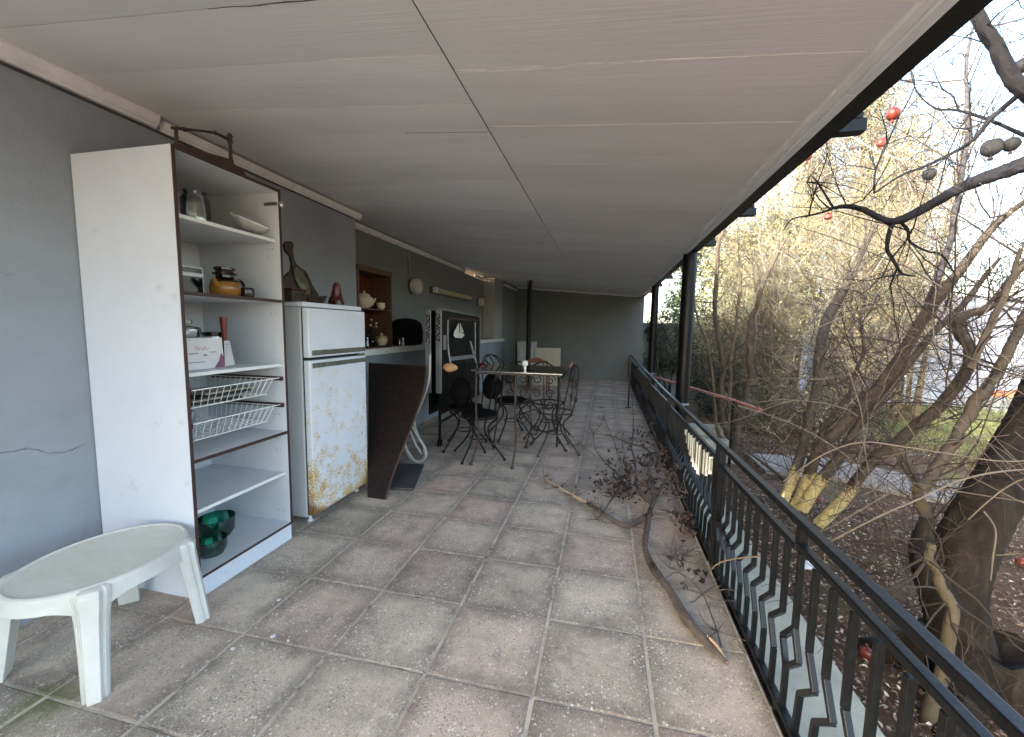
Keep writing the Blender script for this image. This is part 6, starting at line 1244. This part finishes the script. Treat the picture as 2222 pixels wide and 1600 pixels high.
# yellow leafless trees behind
def willow(loc, h, rad, n, label, mat='willow', leafn=0, group='yellow leafless trees behind the garden', leafmat='willowgreen', lean=0.0, stems=9, low=0.15):
    t = thing('yellow_tree', label, 'tree', loc, group)
    q = MB(); S = []
    for k in range(stems):
        a = rng.uniform(0, 6.28); r0 = rng.uniform(0, 0.25); r1 = rad * rng.uniform(0.15, 0.8)
        b = Vector((loc[0] + r0 * math.cos(a), loc[1] + r0 * math.sin(a), loc[2])); e = Vector((loc[0] + lean + r1 * math.cos(a), loc[1] + r1 * math.sin(a), loc[2] + h * rng.uniform(0.6, 0.97)))
        m_ = b.lerp(e, 0.45) + Vector((rng.uniform(-.2, .2), rng.uniform(-.2, .2), 0.1 * h)); pts = [b, b.lerp(m_, .5), m_, m_.lerp(e, .55) + Vector((rng.uniform(-.1, .1), 0, 0)), e]
        q.tube(pts, [0.05, 0.042, 0.032, 0.022, 0.008], 6, 3); S.append(pts)
    build(q, 'trunk', 'barkpale', t, smooth=True)
    idx = nr.integers(0, len(S), n); f = nr.uniform(low, 1.0, n) ** 0.8 * 3.999
    arr = np.array([[tuple(p) for p in s] for s in S]); i0 = f.astype(int); fr_ = (f - i0)[:, None]
    P = arr[idx, i0] * (1 - fr_) + arr[idx, i0 + 1] * fr_; P = P + nr.normal(0, 0.16 * rad, (n, 3)) * np.array([1, 1, 0.7])
    D = nr.normal(0, 0.75, (n, 3)) + np.array([0, 0, 0.75]); L_ = nr.uniform(0.25, 0.85, n)
    V, F, tip = shoots(P, D, L_, nr.uniform(0.003, 0.0075, n), 3, 0.5)
    P[:, 2] = np.maximum(P[:, 2], GZ)
    stuff(fast_mesh('crown', V, F, mat, t))
    if leafn:
        sel = nr.integers(0, n, leafn); LPp = tip[sel] + nr.normal(0, 0.12, (leafn, 3)); V, F = leaves(LPp, nr.uniform(0.012, 0.028, leafn)); stuff(fast_mesh('leaves', V, F, leafmat, t))
    return t
willow((3.0, 10.6, GZ), 5.8, 1.3, 4300, 'yellow leafless tree directly beyond the farther post', leafn=25000)
willow((4.3, 11.2, GZ), 8.0, 1.4, 5600, 'tall yellow leafless tree, second from the porch end', leafn=6500)
willow((5.6, 11.0, GZ), 9.3, 1.35, 6800, 'tallest yellow leafless tree in the middle of the row', leafn=25000)
willow((6.3, 10.2, GZ), 6.4, 1.1, 4700, 'yellow leafless tree farthest right in the row', leafn=3500)
willow((4.6, 9.0, GZ), 4.6, 1.2, 5200, 'lower brownish leafless tree in front of the tall yellow ones', mat='brush', leafn=3500, low=0.0)
willow((3.1, 8.4, GZ), 3.6, 0.9, 3400, 'reddish brown bushy shrub behind the thick post', mat='brush', leafn=2500, low=0.0)
# bare grey trees against the sky at right
def bare(loc, h, label, n=26, seedr=0.09, lean=(0, 0)):
    t = thing('bare_tree', label, 'tree', loc, 'bare grey trees against the sky'); q = MB(); b = Vector(loc); top = b + Vector((lean[0], lean[1], h)); pts = [b, b.lerp(top, 0.3) + Vector((0.08, 0, 0)), b.lerp(top, 0.65) - Vector((0.06, 0.0, 0)), top]
    q.tube(pts, [seedr, seedr * .8, seedr * .5, 0.012], 8, 4, 0.05); build(q, 'trunk', 'twiggrey', t, smooth=True); tw = MB()
    for k in range(n):
        f = rng.uniform(0.22, 0.98); a = b.lerp(top, f); grow(tw, a, Vector((rng.gauss(0, 1), rng.gauss(0, 1), rng.uniform(0.4, 1.6))), rng.uniform(0.9, 2.2) * (1.15 - f * .5), 0.022 * (1.15 - f), 3, 0.5, 0.45, (2, 4), 4, 0.16, 0.0035)
    stuff(build(tw, 'twigs', 'twiggrey', t))
bare((8.0, 9.2, GZ), 8.6, 'tall bare grey tree against the white sky', 46); bare((9.9, 9.8, GZ), 9.0, 'bare grey tree at the far right against the sky', 44, lean=(-0.4, 0)); bare((7.0, 7.4, GZ), 6.2, 'smaller bare grey tree in front of the pale garden wall', 22, 0.06, lean=(0.5, 0)); bare((11.8, 8.0, GZ), 9.5, 'bare grey tree beyond the right picture edge', 20)
# dark evergreen behind the end wall, ivy, undergrowth
def leafy(name, label, cat, boxes, n, m, size, trunk=None, group=None):
    loc = trunk[0] if trunk else ((boxes[0][0] + boxes[0][1]) / 2, (boxes[0][2] + boxes[0][3]) / 2, GZ)
    t = thing(name, label, cat, loc, group); Ps = []
    for (x0, x1, y0, y1, z0, z1, w_) in boxes:
        k = int(n * w_); c = np.array([(x0 + x1) / 2, (y0 + y1) / 2, (z0 + z1) / 2]); hs = np.array([(x1 - x0) / 2, (y1 - y0) / 2, (z1 - z0) / 2])
        cl = nr.uniform(-1, 1, (max(6, k // 70), 3)); cl = cl / np.maximum(1, np.linalg.norm(cl, axis=1, keepdims=True) ** 0.5); p_ = cl[nr.integers(0, len(cl), k)] + nr.normal(0, 0.16, (k, 3)); Ps.append(c + p_ * hs)
    P = np.concatenate(Ps); P[:, 2] = np.maximum(P[:, 2], GZ + 0.02); V, F = leaves(P, nr.uniform(size * 0.6, size * 1.3, len(P))); stuff(fast_mesh('foliage', V, F, m, t))
    q = MB()
    for (x0, x1, y0, y1, z0, z1, w_) in boxes:
        c = Vector(((x0 + x1) / 2, (y0 + y1) / 2, max(GZ, z0 - (0 if z0 > GZ else 0))))
        for k in range(4): q.tube([(c.x + rng.uniform(-.1, .1), c.y + rng.uniform(-.1, .1), GZ), (c.x + rng.uniform(-.3, .3) * (x1 - x0), c.y + rng.uniform(-.2, .2), (GZ + z1) / 2), (c.x + rng.uniform(-.45, .45) * (x1 - x0), c.y + rng.uniform(-.3, .3) * (y1 - y0), z1 - 0.1)], [0.035, 0.02, 0.006], 5, 2)
    build(q, 'trunk', 'bark', t, smooth=True); return t
leafy('ivy_hedge', 'dull green ivy covering the low wall beyond the farther post', 'ivy', [(1.15, 2.3, 12.0, 12.35, 0.2, 1.95, 0.5), (2.2, 3.6, 11.9, 12.4, -0.3, 1.8, 0.5)], 16000, 'ivy', 0.026)
leafy('evergreen_tree', 'dark evergreen tree showing behind the low wall', 'tree', [(1.9, 4.2, 13.2, 15.0, 1.6, 4.4, 1.0)], 6000, 'ivy', 0.06, [(3.0, 14.0, GZ)])
leafy('dark_bush', 'dark green bush among the trees at the near end of the pale wall', 'bush', [(4.4, 5.6, 9.5, 10.4, -0.4, 1.0, 1.0)], 4500, 'ivy', 0.035)
leafy('brown_bush', 'brown leaved bush in front of the dark green bush', 'bush', [(3.4, 4.3, 7.7, 8.6, -0.45, 0.5, 1.0)], 3000, 'brush', 0.03)
leafy('low_green_bush', 'low green bush beside the handrail of the steps', 'bush', [(2.1, 3.0, 9.2, 10.2, -0.45, 0.7, 1.0)], 3500, 'ivy', 0.032)
# ------------------------------------------------------------------ pomegranates
def pome(p, r, label, m='pome', grp=None, stalk=None):
    r = r * 0.88; p = Vector(p)
    t = thing('pomegranate', label, 'pomegranate', tuple(Vector(p) - Vector((0, 0, r))), grp)
    q = MB(); q.lathe([(0.15 * r, -r), (0.6 * r, -0.82 * r), (0.93 * r, -0.4 * r), (1.0 * r, 0), (0.92 * r, 0.42 * r), (0.62 * r, 0.8 * r), (0.2 * r, 0.95 * r)], p, 16); ph = rng.uniform(0, 6); q.v = [tuple(Vector(p) + (Vector(v) - Vector(p)) * (1 + 0.05 * math.sin(3 * math.atan2(v[1] - p[1], v[0] - p[0]) + ph) + 0.04 * math.sin(5 * (v[2] - p[2]) / r + ph) + rng.uniform(-.015, .015))) for v in q.v]; build(q, 'fruit', m, t, smooth=True)
    q = MB(); s_ = -1 if stalk else 1
    q.lathe([(0.22 * r, s_ * 0.93 * r), (0.16 * r, s_ * 1.12 * r), (0.28 * r, s_ * 1.38 * r)], p, 7, caps=False); build(q, 'crown', m, t)
    if stalk: q = MB(); q.tube([(p[0], p[1], p[2] + 0.93 * r), (p[0] + 0.01, p[1], p[2] + 1.9 * r)], 0.003, 5); build(q, 'stalk', 'twig', t)
for args in (((1.640,3.050,2.776), 0.042, 'big red pomegranate hanging highest near the sky edge'), ((2.612,5.000,3.356), 0.05, 'red pomegranate hanging below the highest one'), ((1.972,5.000,3.272), 0.045, 'red pomegranate hanging closest to the black eave'), ((2.028,4.600,2.562), 0.04, 'red pomegranate hanging lowest, under the grey branch')): pome(*args, 'pome', 'ripe pomegranates on the branches', True)
for args in (((2.007,2.850,2.468), 0.052, 'larger dried dark fruit left of its pair'), ((2.092,2.850,2.480), 0.042, 'dried dark fruit right of its pair near the frame edge'), ((2.011,3.300,2.490), 0.042, 'flattened dried dark fruit hanging alone under the twig'), ((1.979,2.700,2.797), 0.04, 'dried dark fruit high up by the thick branch')): pome(*args, 'pomedry', 'dried fruits on the branches', True)
for p_, r_, lb in (((1.544,2.613,-0.400), 0.042, 'red fallen pomegranate close behind the railing bars'), ((2.397,5.075,-0.400), 0.045, 'pinkish fallen pomegranate behind the cream trunks'), ((3.417,4.073,-0.410), 0.04, 'red fallen pomegranate right of the old dark tree')):
    pome(p_, r_, lb, 'pome', 'fallen pomegranates in the leaves')
p_ = (1.649,3.535,-0.400)
q = MB(); q.prism([(p_[0] - .05, p_[1] - .03, -0.41), (p_[0] + .04, p_[1] - .04, -0.40), (p_[0] + .05, p_[1] + .04, -0.39), (p_[0] - .03, p_[1] + .05, -0.40)], (0.0, 0.0, 0.02)); tag(build(q, 'paper_scrap', 'whitepaper', loc=tuple(p_)), 'crumpled white paper scrap in the leaves behind the balusters', 'litter')
